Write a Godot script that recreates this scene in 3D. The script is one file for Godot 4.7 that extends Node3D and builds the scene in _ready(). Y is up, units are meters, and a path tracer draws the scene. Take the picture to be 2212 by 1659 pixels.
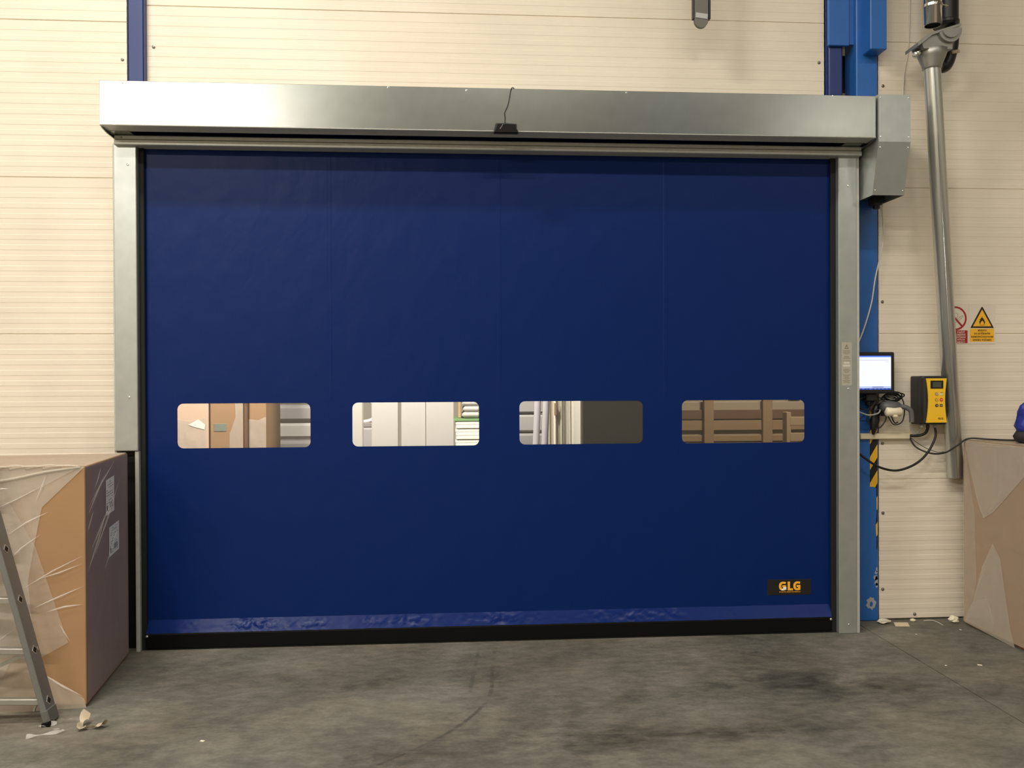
extends Node3D
# A warehouse bay seen from inside: a blue high-speed roll door with galvanised frame, insulated panel walls, wrapped cartons and a ladder.
# Metres, y up; the face of the door guides lies at z = 0, the camera looks towards -z.

var M := {}
var rng := RandomNumberGenerator.new()

# ------------------------------------------------------------------ helpers
func mb() -> SurfaceTool:
	var s := SurfaceTool.new()
	s.begin(Mesh.PRIMITIVE_TRIANGLES)
	return s

func tri(s: SurfaceTool, a: Vector3, b: Vector3, c: Vector3) -> void:   # a b c counter-clockwise seen from outside
	s.add_vertex(a); s.add_vertex(c); s.add_vertex(b)

func quad(s: SurfaceTool, a: Vector3, b: Vector3, c: Vector3, d: Vector3) -> void:
	tri(s, a, b, c); tri(s, a, c, d)

func uvquad(s: SurfaceTool, a: Vector3, b: Vector3, c: Vector3, d: Vector3) -> void:   # a bottom left, b bottom right, c top right, d top left
	var p := [a, c, b, a, d, c]
	var u := [Vector2(0, 1), Vector2(1, 0), Vector2(1, 1), Vector2(0, 1), Vector2(0, 0), Vector2(1, 0)]
	for i in 6:
		s.set_uv(u[i]); s.add_vertex(p[i])

func face(s: SurfaceTool, p: Array, mid: Vector3, t: Transform3D) -> void:   # a face of a convex body about mid
	var n: Vector3 = (p[1] - p[0]).cross(p[2] - p[0])
	var c := Vector3.ZERO
	for v in p:
		c += v
	c /= p.size()
	if n.dot(c - mid) < 0:
		p.reverse()
	for i in range(1, p.size() - 1):
		tri(s, t * p[0], t * p[i], t * p[i + 1])

func box(s: SurfaceTool, lo: Vector3, hi: Vector3, b := 0.0, t := Transform3D()) -> void:   # a box with chamfered edges
	s.set_smooth_group(-1)
	var mid := (lo + hi) / 2
	var h := (hi - lo) / 2
	b = minf(b, minf(h.x, minf(h.y, h.z)) * 0.9)
	var at := func(sg: Vector3, a: int) -> Vector3:
		var v := Vector3(sg.x * (h.x - b), sg.y * (h.y - b), sg.z * (h.z - b))
		v[a] = sg[a] * h[a]
		return mid + v
	for a in 3:
		var u := (a + 1) % 3
		var w := (a + 2) % 3
		for q in [-1.0, 1.0]:
			var p := []
			for k in [[-1.0, -1.0], [1.0, -1.0], [1.0, 1.0], [-1.0, 1.0]]:
				var sg := Vector3()
				sg[a] = q; sg[u] = k[0]; sg[w] = k[1]
				p.append(at.call(sg, a))
			face(s, p, mid, t)
			if b > 0:
				for r in [-1.0, 1.0]:   # the edge between faces a and u, along w
					var e := []
					for k in [[-1.0, a], [1.0, a], [1.0, u], [-1.0, u]]:
						var sg := Vector3()
						sg[a] = q; sg[u] = r; sg[w] = k[0]
						e.append(at.call(sg, k[1]))
					face(s, e, mid, t)
	if b > 0:
		for x in [-1.0, 1.0]:
			for y in [-1.0, 1.0]:
				for z in [-1.0, 1.0]:
					var sg := Vector3(x, y, z)
					face(s, [at.call(sg, 0), at.call(sg, 1), at.call(sg, 2)], mid, t)

func prism(s: SurfaceTool, pts: PackedVector2Array, d0: float, d1: float, t := Transform3D()) -> void:   # outline in xy, from z = d0 to z = d1
	s.set_smooth_group(-1)
	if Geometry2D.is_polygon_clockwise(pts):
		pts = pts.duplicate(); pts.reverse()
	var idx := Geometry2D.triangulate_polygon(pts)
	for i in range(0, idx.size(), 3):
		var a := pts[idx[i]]; var b := pts[idx[i + 1]]; var c := pts[idx[i + 2]]
		if (b - a).cross(c - a) < 0:
			var k := b; b = c; c = k
		tri(s, t * Vector3(a.x, a.y, d1), t * Vector3(b.x, b.y, d1), t * Vector3(c.x, c.y, d1))
		tri(s, t * Vector3(a.x, a.y, d0), t * Vector3(c.x, c.y, d0), t * Vector3(b.x, b.y, d0))
	for i in pts.size():
		var a := pts[i]; var b := pts[(i + 1) % pts.size()]
		quad(s, t * Vector3(a.x, a.y, d0), t * Vector3(b.x, b.y, d0), t * Vector3(b.x, b.y, d1), t * Vector3(a.x, a.y, d1))

# outline given as (z, y), extruded along x
func prism_x(s: SurfaceTool, zy: Array, x0: float, x1: float) -> void:
	var p := PackedVector2Array()
	for v in zy:
		p.append(Vector2(-v[0], v[1]))
	prism(s, p, x0, x1, Transform3D(Basis(Vector3(0, 0, -1), Vector3(0, 1, 0), Vector3(1, 0, 0)), Vector3.ZERO))

func lathe(s: SurfaceTool, prof: Array, t := Transform3D(), n := 24, group := 0) -> void:   # (radius, height) from bottom to top
	s.set_smooth_group(group)
	for i in prof.size() - 1:
		var a: Array = prof[i]; var b: Array = prof[i + 1]
		for k in n:
			var q := TAU * k / n; var r := TAU * (k + 1) / n
			var p0 := Vector3(a[0] * cos(q), a[1], -a[0] * sin(q)); var p1 := Vector3(a[0] * cos(r), a[1], -a[0] * sin(r))
			var p2 := Vector3(b[0] * cos(r), b[1], -b[0] * sin(r)); var p3 := Vector3(b[0] * cos(q), b[1], -b[0] * sin(q))
			if a[0] > 1e-6:
				tri(s, t * p0, t * p1, t * p2)
			if b[0] > 1e-6:
				tri(s, t * p0, t * p2, t * p3)

func along(a: Vector3, b: Vector3) -> Transform3D:   # y axis from a towards b
	var y := (b - a).normalized()
	var x := y.cross(Vector3(0.31, 0.2, 0.93)).normalized()
	return Transform3D(Basis(x, y, x.cross(y)), a)

func rod(s: SurfaceTool, a: Vector3, b: Vector3, r: float, n := 16, r2 := -1.0) -> void:
	var l := a.distance_to(b)
	var e := r if r2 < 0 else r2
	lathe(s, [[r, 0.0], [e, l]], along(a, b), n, 0)
	lathe(s, [[0.0, 0.0], [r, 0.0]], along(a, b), n, -1)
	lathe(s, [[e, l], [0.0, l]], along(a, b), n, -1)

func smooth(p: Array, n := 8) -> Array:   # Catmull-Rom through the points
	var o := []
	for i in p.size() - 1:
		var a: Vector3 = p[maxi(i - 1, 0)]; var b: Vector3 = p[i]; var c: Vector3 = p[i + 1]; var d: Vector3 = p[mini(i + 2, p.size() - 1)]
		for k in n:
			o.append(b.cubic_interpolate(c, a, d, float(k) / n))
	o.append(p[-1])
	return o

func tube(s: SurfaceTool, pts: Array, r: float, n := 8, raw := false) -> void:
	var p: Array = pts if raw else smooth(pts)
	s.set_smooth_group(0)
	var rings := []
	var up := Vector3(0.13, 0.21, 0.97)
	for i in p.size():
		var d: Vector3 = (p[mini(i + 1, p.size() - 1)] - p[maxi(i - 1, 0)]).normalized()
		up = (up - d * up.dot(d)).normalized()
		var w := d.cross(up)
		var ring := []
		for k in n:
			ring.append(p[i] + (up * cos(TAU * k / n) + w * sin(TAU * k / n)) * r)
		rings.append(ring)
	for i in rings.size() - 1:
		for k in n:
			var l := (k + 1) % n
			quad(s, rings[i][k], rings[i][l], rings[i + 1][l], rings[i + 1][k])
	for k in range(1, n - 1):
		tri(s, rings[0][0], rings[0][k + 1], rings[0][k])
		tri(s, rings[-1][0], rings[-1][k], rings[-1][k + 1])

func obj(called: String, s: SurfaceTool, m: Material, parent: Node = self) -> MeshInstance3D:
	s.generate_normals()
	var o := MeshInstance3D.new()
	o.name = called
	o.mesh = s.commit()
	o.material_override = m
	parent.add_child(o, true)
	return o

func shared(called: String, mesh: Mesh, m: Material, parent: Node, t: Transform3D) -> MeshInstance3D:
	var o := MeshInstance3D.new()
	o.name = called
	o.mesh = mesh
	o.material_override = m
	o.transform = t
	parent.add_child(o, true)
	return o

func tag(o: Node, label: String, category: String, group := "", kind := "") -> Node:
	o.set_meta("label", label); o.set_meta("category", category)
	if group: o.set_meta("group", group)
	if kind: o.set_meta("kind", kind)
	return o

func thing(called: String, label: String, category: String, at := Vector3.ZERO, group := "", kind := "") -> Node3D:
	var o := Node3D.new()
	o.name = called
	o.position = at
	add_child(o, true)
	tag(o, label, category, group, kind)
	return o

func mat(called: String, c: Color, rough := 0.6, metal := 0.0) -> StandardMaterial3D:
	var m := StandardMaterial3D.new()
	m.resource_name = called
	m.albedo_color = c
	m.roughness = rough
	m.metallic = metal
	M[called] = m
	return m

func hexc(h: String) -> Color:
	return Color(h)

func noise_image(size: int, freq: float, lo: float, hi: float, kind := FastNoiseLite.TYPE_SIMPLEX_SMOOTH, octaves := 4, sd := 1) -> ImageTexture:
	var n := FastNoiseLite.new()
	n.noise_type = kind
	n.frequency = freq
	n.fractal_octaves = octaves
	n.seed = sd
	var im := n.get_seamless_image(size, size)
	im.convert(Image.FORMAT_L8)
	var d := im.get_data()
	for i in d.size():
		d[i] = int(clampf(lo + (hi - lo) * d[i] / 255.0, 0, 1) * 255)
	return ImageTexture.create_from_image(Image.create_from_data(size, size, false, Image.FORMAT_L8, d))

func relief(m: StandardMaterial3D, t: Texture2D, cm: float, scale: Vector3) -> StandardMaterial3D:
	m.heightmap_enabled = true
	m.heightmap_texture = t
	m.heightmap_scale = cm
	m.uv1_triplanar = true
	m.uv1_world_triplanar = true
	m.uv1_scale = scale
	return m

func glow(m: StandardMaterial3D, c: Color, e: float) -> StandardMaterial3D:
	m.emission_enabled = true
	m.emission = c
	m.emission_energy_multiplier = e
	return m

func clear(called: String, c: Color, alpha: float, rough: float) -> StandardMaterial3D:
	var m := mat(called, Color(c.r, c.g, c.b, alpha), rough)
	m.transparency = BaseMaterial3D.TRANSPARENCY_ALPHA
	return m

func text(called: String, words: String, h: float, centre: Vector3, m: Material, parent: Node, bold := true, fit := 0.0, deep := 0.0012, heavy := 0.0) -> MeshInstance3D:
	var t := TextMesh.new()
	var f := SystemFont.new()
	f.font_names = PackedStringArray(["Droid Sans"])
	f.font_weight = 700 if bold else 400
	var fv := FontVariation.new()
	fv.base_font = f
	fv.variation_embolden = heavy
	t.font = fv
	t.text = words
	t.font_size = 48
	t.pixel_size = h / 34.0   # capitals are about 0.71 of the font size
	t.depth = deep
	t.horizontal_alignment = HORIZONTAL_ALIGNMENT_CENTER
	var o := MeshInstance3D.new()
	o.name = called
	o.mesh = t
	o.material_override = m
	o.position = centre
	if fit > 0:
		var w := t.get_aabb().size.x
		if w > 0:
			o.scale.x = fit / w
	parent.add_child(o, true)
	return o

# ------------------------------------------------------------------ build
func _ready() -> void:
	rng.seed = 7
	camera_and_light()
	materials()
	front_hall()
	door()
	columns()
	right_side()
	cartons()
	ladder()
	litter()
	back_hall()

func camera_and_light() -> void:
	var cam := Camera3D.new()
	cam.name = "camera"
	cam.basis = Basis(Vector3.UP, -0.0728) * Basis(Vector3.RIGHT, -0.0060) * Basis(Vector3.BACK, -0.0042)
	cam.position = Vector3(-0.2971, 1.6054, 5.1946)
	cam.fov = rad_to_deg(2.0 * atan(829.5 / 1853.0))
	cam.near = 0.05
	cam.far = 100.0
	add_child(cam)
	cam.current = true
	var env := Environment.new()
	env.background_mode = Environment.BG_COLOR
	env.background_color = Color(0, 0, 0)
	env.tonemap_mode = Environment.TONE_MAPPER_LINEAR
	env.tonemap_exposure = 0.495
	env.sdfgi_enabled = true
	env.ssao_enabled = true
	env.ssil_enabled = true
	var we := WorldEnvironment.new()
	we.name = "world_environment"
	we.environment = env
	add_child(we)
	# ceiling luminaires of the near hall (the fitting, and its light just under the glowing face)
	var warm := Color(1.0, 0.974, 0.927)
	for p in [[-2.6, 2.6, 50.0, "nearest the wall, above the left carton"], [-2.6, 5.6, 46.0, "in the second row on the left"], [0.6, 5.6, 34.0, "in the middle of the second row"], [3.4, 5.6, 17.0, "in the second row on the right"], [-4.6, 11.5, 90.0, "in the far row, second from the left wall"], [-7.0, 11.5, 90.0, "in the far row, close to the left wall"], [7.4, 11.5, 26.0, "in the far row, close to the right wall"]]:
		lamp(Vector3(p[0], 6.6, p[1]), 1.9, 0.34, p[2], warm, "long white ceiling luminaire " + p[3], "luminaires above the near hall")
	# floodlights on the other side of the wall, above the door, turned into the hall behind
	var cool := Color(1.0, 0.975, 0.935)
	for p in [[-2.3, 50.0, "left"], [-0.3, 42.0, "middle"], [2.6, 23.0, "right"]]:
		flood(Vector3(p[0], 3.7, -0.62), p[1], cool, "%s wall floodlight over the door in the hall behind" % p[2])

func flood(at: Vector3, e: float, c: Color, label: String) -> void:
	var t := thing("wall_floodlight", label, "light", at, "floodlights behind the door")
	t.rotation.x = -deg_to_rad(12.0)
	var s := mb()
	box(s, Vector3(-0.33, -0.13, 0.0), Vector3(0.33, 0.13, 0.07), 0.012)
	obj("housing", s, mat("flood_housing", Color(0.3, 0.3, 0.3), 0.5), t)
	s = mb()
	box(s, Vector3(-0.30, -0.10, -0.008), Vector3(0.30, 0.10, 0.002), 0.003)
	obj("diffuser", s, glow(mat("flood_diffuser", Color(0.9, 0.9, 0.88), 0.5), c, 6.0), t)
	s = mb()
	box(s, Vector3(-0.03, -0.03, 0.06), Vector3(0.03, 0.03, 0.15), 0.004)
	obj("arm", s, M.flood_housing, t)
	var a := AreaLight3D.new()
	a.name = "lamp"
	a.area_size = Vector2(0.6, 0.2)
	a.light_energy = e
	a.light_color = c
	a.area_range = 40.0
	a.area_attenuation = 2.0
	a.shadow_enabled = true
	a.position = Vector3(0, 0, -0.015)
	t.add_child(a, true)

func lamp(at: Vector3, l: float, w: float, e: float, c: Color, label: String, group: String) -> void:
	var t := thing("ceiling_light", label, "light", at, group)
	var s := mb()
	box(s, Vector3(-l / 2 - 0.03, 0.0, -w / 2 - 0.03), Vector3(l / 2 + 0.03, 0.09, w / 2 + 0.03), 0.012)
	obj("housing", s, mat("lamp_housing", Color(0.85, 0.85, 0.84), 0.5), t)
	s = mb()
	box(s, Vector3(-l / 2, -0.012, -w / 2), Vector3(l / 2, 0.002, w / 2), 0.004)
	obj("diffuser", s, glow(mat("lamp_diffuser", Color(0.9, 0.9, 0.88), 0.5), c, 6.0), t)
	for x in [-l / 3, l / 3]:
		s = mb()
		rod(s, Vector3(x, 0.08, 0), Vector3(x, 7.2 - at.y, 0), 0.006, 8)
		obj("hanger", s, M.lamp_housing, t)
	var a := AreaLight3D.new()
	a.name = "lamp"
	a.area_size = Vector2(l, w)
	a.light_energy = e
	a.light_color = c
	a.area_range = 40.0
	a.area_attenuation = 2.0
	a.shadow_enabled = true
	a.rotation = Vector3(-PI / 2, 0, 0)
	a.position = Vector3(0, -0.02, 0)
	t.add_child(a, true)

func materials() -> void:
	var soft := noise_image(256, 0.012, 0.2, 0.8, FastNoiseLite.TYPE_SIMPLEX_SMOOTH, 4, 3)
	var fine := noise_image(256, 0.05, 0.0, 1.0, FastNoiseLite.TYPE_SIMPLEX, 4, 5)
	var spangle := noise_image(256, 0.03, 0.95, 1.0, FastNoiseLite.TYPE_CELLULAR, 2, 9)
	var mott := noise_image(256, 0.01, 0.955, 1.0, FastNoiseLite.TYPE_SIMPLEX_SMOOTH, 5, 12)
	M.soft = soft; M.fine = fine
	var m := mat("wall_panel", Color(0.90, 0.86, 0.79), 0.55)
	m.albedo_texture = mott
	m.uv1_triplanar = true; m.uv1_world_triplanar = true; m.uv1_scale = Vector3(0.5, 0.5, 0.5)
	mat("wall_plain", Color(0.80, 0.77, 0.70), 0.8)
	mat("wall_gap", Color(0.05, 0.05, 0.05), 0.9)
	mat("ceiling", Color(0.62, 0.60, 0.55), 0.8)
	m = mat("galvanised", Color(0.60, 0.61, 0.59), 0.25, 0.95)
	m.albedo_texture = spangle
	m.uv1_triplanar = true; m.uv1_world_triplanar = true; m.uv1_scale = Vector3(1.5, 1.5, 1.5)
	m = mat("galvanised_dull", Color(0.76, 0.76, 0.73), 0.42, 0.25)
	m.albedo_texture = spangle
	m.uv1_triplanar = true; m.uv1_scale = Vector3(3, 3, 3)
	m = mat("galvanised_guide", Color(0.71, 0.73, 0.72), 0.34, 0.65)
	m.albedo_texture = spangle
	m.uv1_triplanar = true; m.uv1_world_triplanar = true; m.uv1_scale = Vector3(1.5, 1.5, 1.5)
	mat("pipe_metal", Color(0.80, 0.81, 0.80), 0.30, 0.88)
	mat("chrome", Color(0.88, 0.88, 0.86), 0.16, 1.0)
	mat("aluminium", Color(0.72, 0.71, 0.68), 0.38, 0.85)
	mat("aluminium_worn", Color(0.50, 0.50, 0.49), 0.45, 0.55)
	mat("cast_metal", Color(0.62, 0.62, 0.60), 0.42, 0.75)
	mat("zinc_screw", Color(0.55, 0.53, 0.48), 0.35, 0.8)
	mat("bright_screw", Color(0.9, 0.9, 0.88), 0.2, 0.9)
	m = mat("curtain_blue", Color(0.020, 0.130, 0.355), 0.38)
	m.metallic_specular = 0.27
	relief(m, noise_image(512, 0.011, 0.0, 1.0, FastNoiseLite.TYPE_SIMPLEX_SMOOTH, 5, 21), 0.22, Vector3(0.8, 0.55, 0.8))
	m = mat("hem_blue", Color(0.03, 0.135, 0.38), 0.30)
	m.metallic_specular = 0.3
	m = mat("seam_blue", Color(0.075, 0.16, 0.46), 0.38)
	clear("window_film", Color(0.9, 0.88, 0.84), 0.035, 0.03)
	m = mat("black_rubber", Color(0.03, 0.03, 0.03), 0.7)
	m.metallic_specular = 0.25
	mat("black_seal", Color(0.03, 0.03, 0.035), 0.8)
	mat("black_plastic", Color(0.085, 0.085, 0.09), 0.42)
	mat("black_glossy", Color(0.05, 0.05, 0.05), 0.22)
	mat("black_cable", Color(0.05, 0.048, 0.045), 0.5)
	mat("grey_cable", Color(0.62, 0.62, 0.62), 0.5)
	mat("white_cable", Color(0.80, 0.78, 0.73), 0.5)
	m = mat("steel_blue", Color(0.13, 0.38, 0.68), 0.42)
	m.albedo_texture = mott
	relief(m, fine, 0.02, Vector3(2.5, 2.5, 2.5))
	mat("deep_blue", Color(0.06, 0.165, 0.41), 0.35)
	mat("tape_yellow", Color(0.88, 0.68, 0.16), 0.5)
	mat("tape_black", Color(0.06, 0.06, 0.06), 0.5)
	mat("bare_primer", Color(0.62, 0.62, 0.63), 0.7)
	mat("logo_black", Color(0.08, 0.075, 0.075), 0.5)
	mat("logo_yellow", Color(0.97, 0.70, 0.20), 0.5)
	mat("logo_white", Color(0.95, 0.95, 0.93), 0.5)
	mat("panel_yellow", Color(0.93, 0.74, 0.16), 0.42)
	mat("lcd", Color(0.26, 0.30, 0.24), 0.25)
	mat("button_cream", Color(0.88, 0.80, 0.66), 0.4)
	mat("button_red", Color(0.80, 0.25, 0.16), 0.4)
	mat("button_dark", Color(0.12, 0.10, 0.09), 0.4)
	mat("trunking_white", Color(0.88, 0.83, 0.72), 0.45)
	mat("scanner_grey", Color(0.33, 0.33, 0.34), 0.5)
	mat("scanner_cream", Color(0.87, 0.83, 0.72), 0.4)
	mat("sign_white", Color(0.86, 0.82, 0.76), 0.5)
	mat("sign_yellow", Color(0.95, 0.72, 0.18), 0.5)
	mat("sign_black", Color(0.17, 0.11, 0.06), 0.5)
	mat("sign_red", Color(0.62, 0.13, 0.15), 0.5)
	mat("sign_grey", Color(0.45, 0.43, 0.40), 0.5)
	m = mat("cardboard", Color(0.63, 0.49, 0.345), 0.75)
	m.albedo_texture = mott
	m.uv1_triplanar = true; m.uv1_scale = Vector3(1.2, 1.2, 1.2)
	mat("cardboard_dark", Color(0.60, 0.45, 0.31), 0.8)
	mat("crate_ply", Color(0.62, 0.55, 0.44), 0.8)
	m = clear("film_milky", Color(0.86, 0.82, 0.76), 0.42, 0.34)
	relief(m, soft, 0.8, Vector3(2.2, 1.4, 2.2))
	m = clear("film_thin", Color(0.88, 0.85, 0.80), 0.24, 0.34)
	relief(m, soft, 0.8, Vector3(1.6, 2.4, 1.6))
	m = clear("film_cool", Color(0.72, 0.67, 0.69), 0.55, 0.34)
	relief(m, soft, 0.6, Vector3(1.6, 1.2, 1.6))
	clear("film_crease", Color(0.97, 0.95, 0.92), 0.27, 0.26)
	mat("paper_white", Color(0.84, 0.83, 0.82), 0.6)
	mat("foam_white", Color(0.88, 0.85, 0.76), 0.8)
	mat("paper_cream", Color(0.74, 0.68, 0.58), 0.7)
	m = mat("bag_blue", Color(0.13, 0.18, 0.55), 0.5)
	relief(m, fine, 0.3, Vector3(3, 3, 3))
	mat("bag_dark", Color(0.13, 0.13, 0.15), 0.7)
	# the other hall
	mat("panel_pale", Color(0.86, 0.84, 0.80), 0.5)
	mat("slab_grey", Color(0.60, 0.585, 0.57), 0.85)
	mat("slab_white", Color(0.74, 0.725, 0.70), 0.8)
	mat("board_white", Color(0.88, 0.87, 0.82), 0.6)
	mat("strap_green", Color(0.45, 0.60, 0.38), 0.5)
	mat("roll_film", Color(0.76, 0.74, 0.75), 0.4)
	mat("drape_white", Color(0.94, 0.91, 0.84), 0.6)
	mat("partition_grey", Color(0.21, 0.21, 0.20), 0.5)
	mat("batten_grey", Color(0.5, 0.48, 0.46), 0.8)
	m = mat("crate_wood", Color(0.60, 0.48, 0.33), 0.75)
	m.albedo_texture = mott
	m.uv1_triplanar = true; m.uv1_scale = Vector3(1, 6, 1)
	mat("crate_wood_pale", Color(0.68, 0.57, 0.42), 0.75)
	mat("post_brown", Color(0.42, 0.30, 0.21), 0.6)

# ------------------------------------------------------------------ the shell
func ribbed(s: SurfaceTool, x0: float, x1: float, y0: float, y1: float, z: float, pitch := 0.0643, deep := 0.0012) -> void:   # a sandwich panel: micro-ribbed face, bevelled joint edges
	s.set_smooth_group(-1)
	var p := [[z - 0.006, y0], [z - 0.006, y0 + 0.0015], [z, y0 + 0.0045]]
	var y := y0 + pitch * 0.5
	while y + pitch * 0.5 + 0.012 < y1 - 0.01:
		p.append([z, y]); p.append([z - deep, y + 0.003])
		p.append([z - deep, y + pitch * 0.5]); p.append([z, y + pitch * 0.5 + 0.003])
		y += pitch
	p.append([z, y1 - 0.0045]); p.append([z - 0.006, y1 - 0.0015]); p.append([z - 0.006, y1])
	for i in p.size() - 1:
		quad(s, Vector3(x0, p[i][1], p[i][0]), Vector3(x1, p[i][1], p[i][0]), Vector3(x1, p[i + 1][1], p[i + 1][0]), Vector3(x0, p[i + 1][1], p[i + 1][0]))
	for x in [x0, x1]:
		var a := Vector3(x, y0, z - 0.10); var b := Vector3(x, y0, z - 0.003); var c := Vector3(x, y1, z - 0.003); var d := Vector3(x, y1, z - 0.10)
		if x == x1:
			quad(s, b, a, d, c)
		else:
			quad(s, a, b, c, d)

func wall(called: String, label: String, x0: float, x1: float, z: float, joints: Array) -> Node3D:
	var w := thing(called, label, "wall", Vector3.ZERO, "", "structure")
	var s := mb()
	box(s, Vector3(x0, joints[0], z - 0.16), Vector3(x1, 7.2, z - 0.011))
	obj("core", s, M.wall_gap, w)
	for i in joints.size() - 1:
		s = mb()
		ribbed(s, x0, x1, joints[i], joints[i + 1], z)
		obj("panel", s, M.wall_panel, w)
	return w

var screw_mesh: ArrayMesh
func screw(at: Vector3, parent: Node, r := 0.011, m: Material = null) -> void:
	if screw_mesh == null:
		var s := mb()
		lathe(s, [[1.0, 0.0], [1.0, 0.12], [0.62, 0.2], [0.62, 0.55], [0.45, 0.68], [0.0, 0.68]], Transform3D(Basis(Vector3.RIGHT, PI / 2), Vector3.ZERO), 12, -1)
		s.generate_normals()
		screw_mesh = s.commit()
	shared("screw", screw_mesh, m if m else M.zinc_screw, parent, Transform3D(Basis().scaled(Vector3(r, r, r)), at))

func floor_texture() -> ImageTexture:   # concrete over 8 m by 3 m: mottling, stains, tyre marks and a trowelled joint
	var w := 2048; var h := 768
	var a := FastNoiseLite.new(); a.seed = 31; a.frequency = 1.1; a.fractal_octaves = 5; a.noise_type = FastNoiseLite.TYPE_SIMPLEX_SMOOTH
	var b := FastNoiseLite.new(); b.seed = 32; b.frequency = 7.0; b.fractal_octaves = 4
	var c := FastNoiseLite.new(); c.seed = 33; c.frequency = 2.6; c.fractal_octaves = 4; c.domain_warp_enabled = true; c.domain_warp_amplitude = 0.5; c.domain_warp_frequency = 2.0
	var f := FastNoiseLite.new(); f.seed = 34; f.frequency = 32.0; f.fractal_octaves = 3
	var blobs := [[1.34, 0.66, 0.22, 0.16, 0.16], [1.72, 0.90, 0.34, 0.16, 0.18], [0.35, 1.40, 0.5, 0.16, 0.22], [1.05, 1.40, 0.75, 0.10, 0.20], [0.1, 1.15, 0.55, 0.35, 0.10], [1.5, 0.75, 0.75, 0.5, 0.10], [1.95, 1.0, 0.45, 0.35, 0.10], [0.9, 0.95, 0.5, 0.2, 0.08], [-0.5, 0.6, 0.6, 0.3, 0.05]]
	var lines := [[[0.2, 1.372], [0.8, 1.395], [1.6, 1.40]], [[-0.03, 0.05], [-0.07, 0.5], [-0.10, 0.85], [-0.2, 1.12], [-0.36, 1.36], [-0.6, 1.6]], [[-0.13, 0.1], [-0.17, 0.5], [-0.2, 0.8]], [[0.2, 0.42], [0.9, 0.40], [1.5, 0.30]]]
	var d := PackedByteArray(); d.resize(w * h * 3)
	for y in h:
		var z := -0.5 + 3.0 * (y + 0.5) / h
		for x in w:
			var u := -4.0 + 8.0 * (x + 0.5) / w
			var v := 0.86 + 0.20 * a.get_noise_2d(u, z * 1.1) + 0.12 * b.get_noise_2d(u, z * 2.0)
			var st := c.get_noise_2d(u, z * 1.5)
			v -= clampf(st - 0.12, 0, 1) * 0.17
			v += clampf(-st - 0.30, 0, 1) * 0.15
			for q in blobs:
				var e: float = ((u - q[0]) / q[2]) ** 2 + ((z - q[1]) / q[3]) ** 2
				if e < 4.0:
					v -= 0.75 * q[4] * exp(-e * 1.4) * (0.75 + 0.9 * b.get_noise_2d(u * 0.6 + 9.0, z * 1.6) + 0.8 * st)
			v = clampf(v, 0.25, 1.2)
			v += 0.07 * f.get_noise_2d(u, z * 1.4)
			var warm := clampf(0.5 + a.get_noise_2d(u + 20.0, z + 7.0), 0, 1)
			var i := (y * w + x) * 3
			d[i] = int(clampf((0.478 + 0.014 * warm) * v, 0, 1) * 255)
			d[i + 1] = int(clampf(0.468 * v, 0, 1) * 255)
			d[i + 2] = int(clampf((0.430 - 0.014 * warm) * v, 0, 1) * 255)
	for ln in lines:   # marks of tyres and of the trowel, a few pixels wide and broken
		var pts := []
		for p in ln:
			pts.append(Vector3(p[0], p[1], 0))
		for p in smooth(pts, 160):
			for k in 5:
				var px := int((p.x + 4.0 + 0.004 * (k - 2)) / 8.0 * w); var py := int((p.y + 0.5 + rng.randf_range(-0.006, 0.006)) / 3.0 * h)
				var amount := 1.0 - 0.30 * clampf(b.get_noise_2d(p.x * 1.5, p.y * 1.5) + 0.45, 0, 1)
				var i := (py * w + px) * 3
				if px >= 0 and px < w and py >= 0 and py < h:
					for q in 3:
						d[i + q] = int(d[i + q] * lerpf(1.0, amount, 0.4))
	return ImageTexture.create_from_image(Image.create_from_data(w, h, false, Image.FORMAT_RGB8, d))

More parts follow.
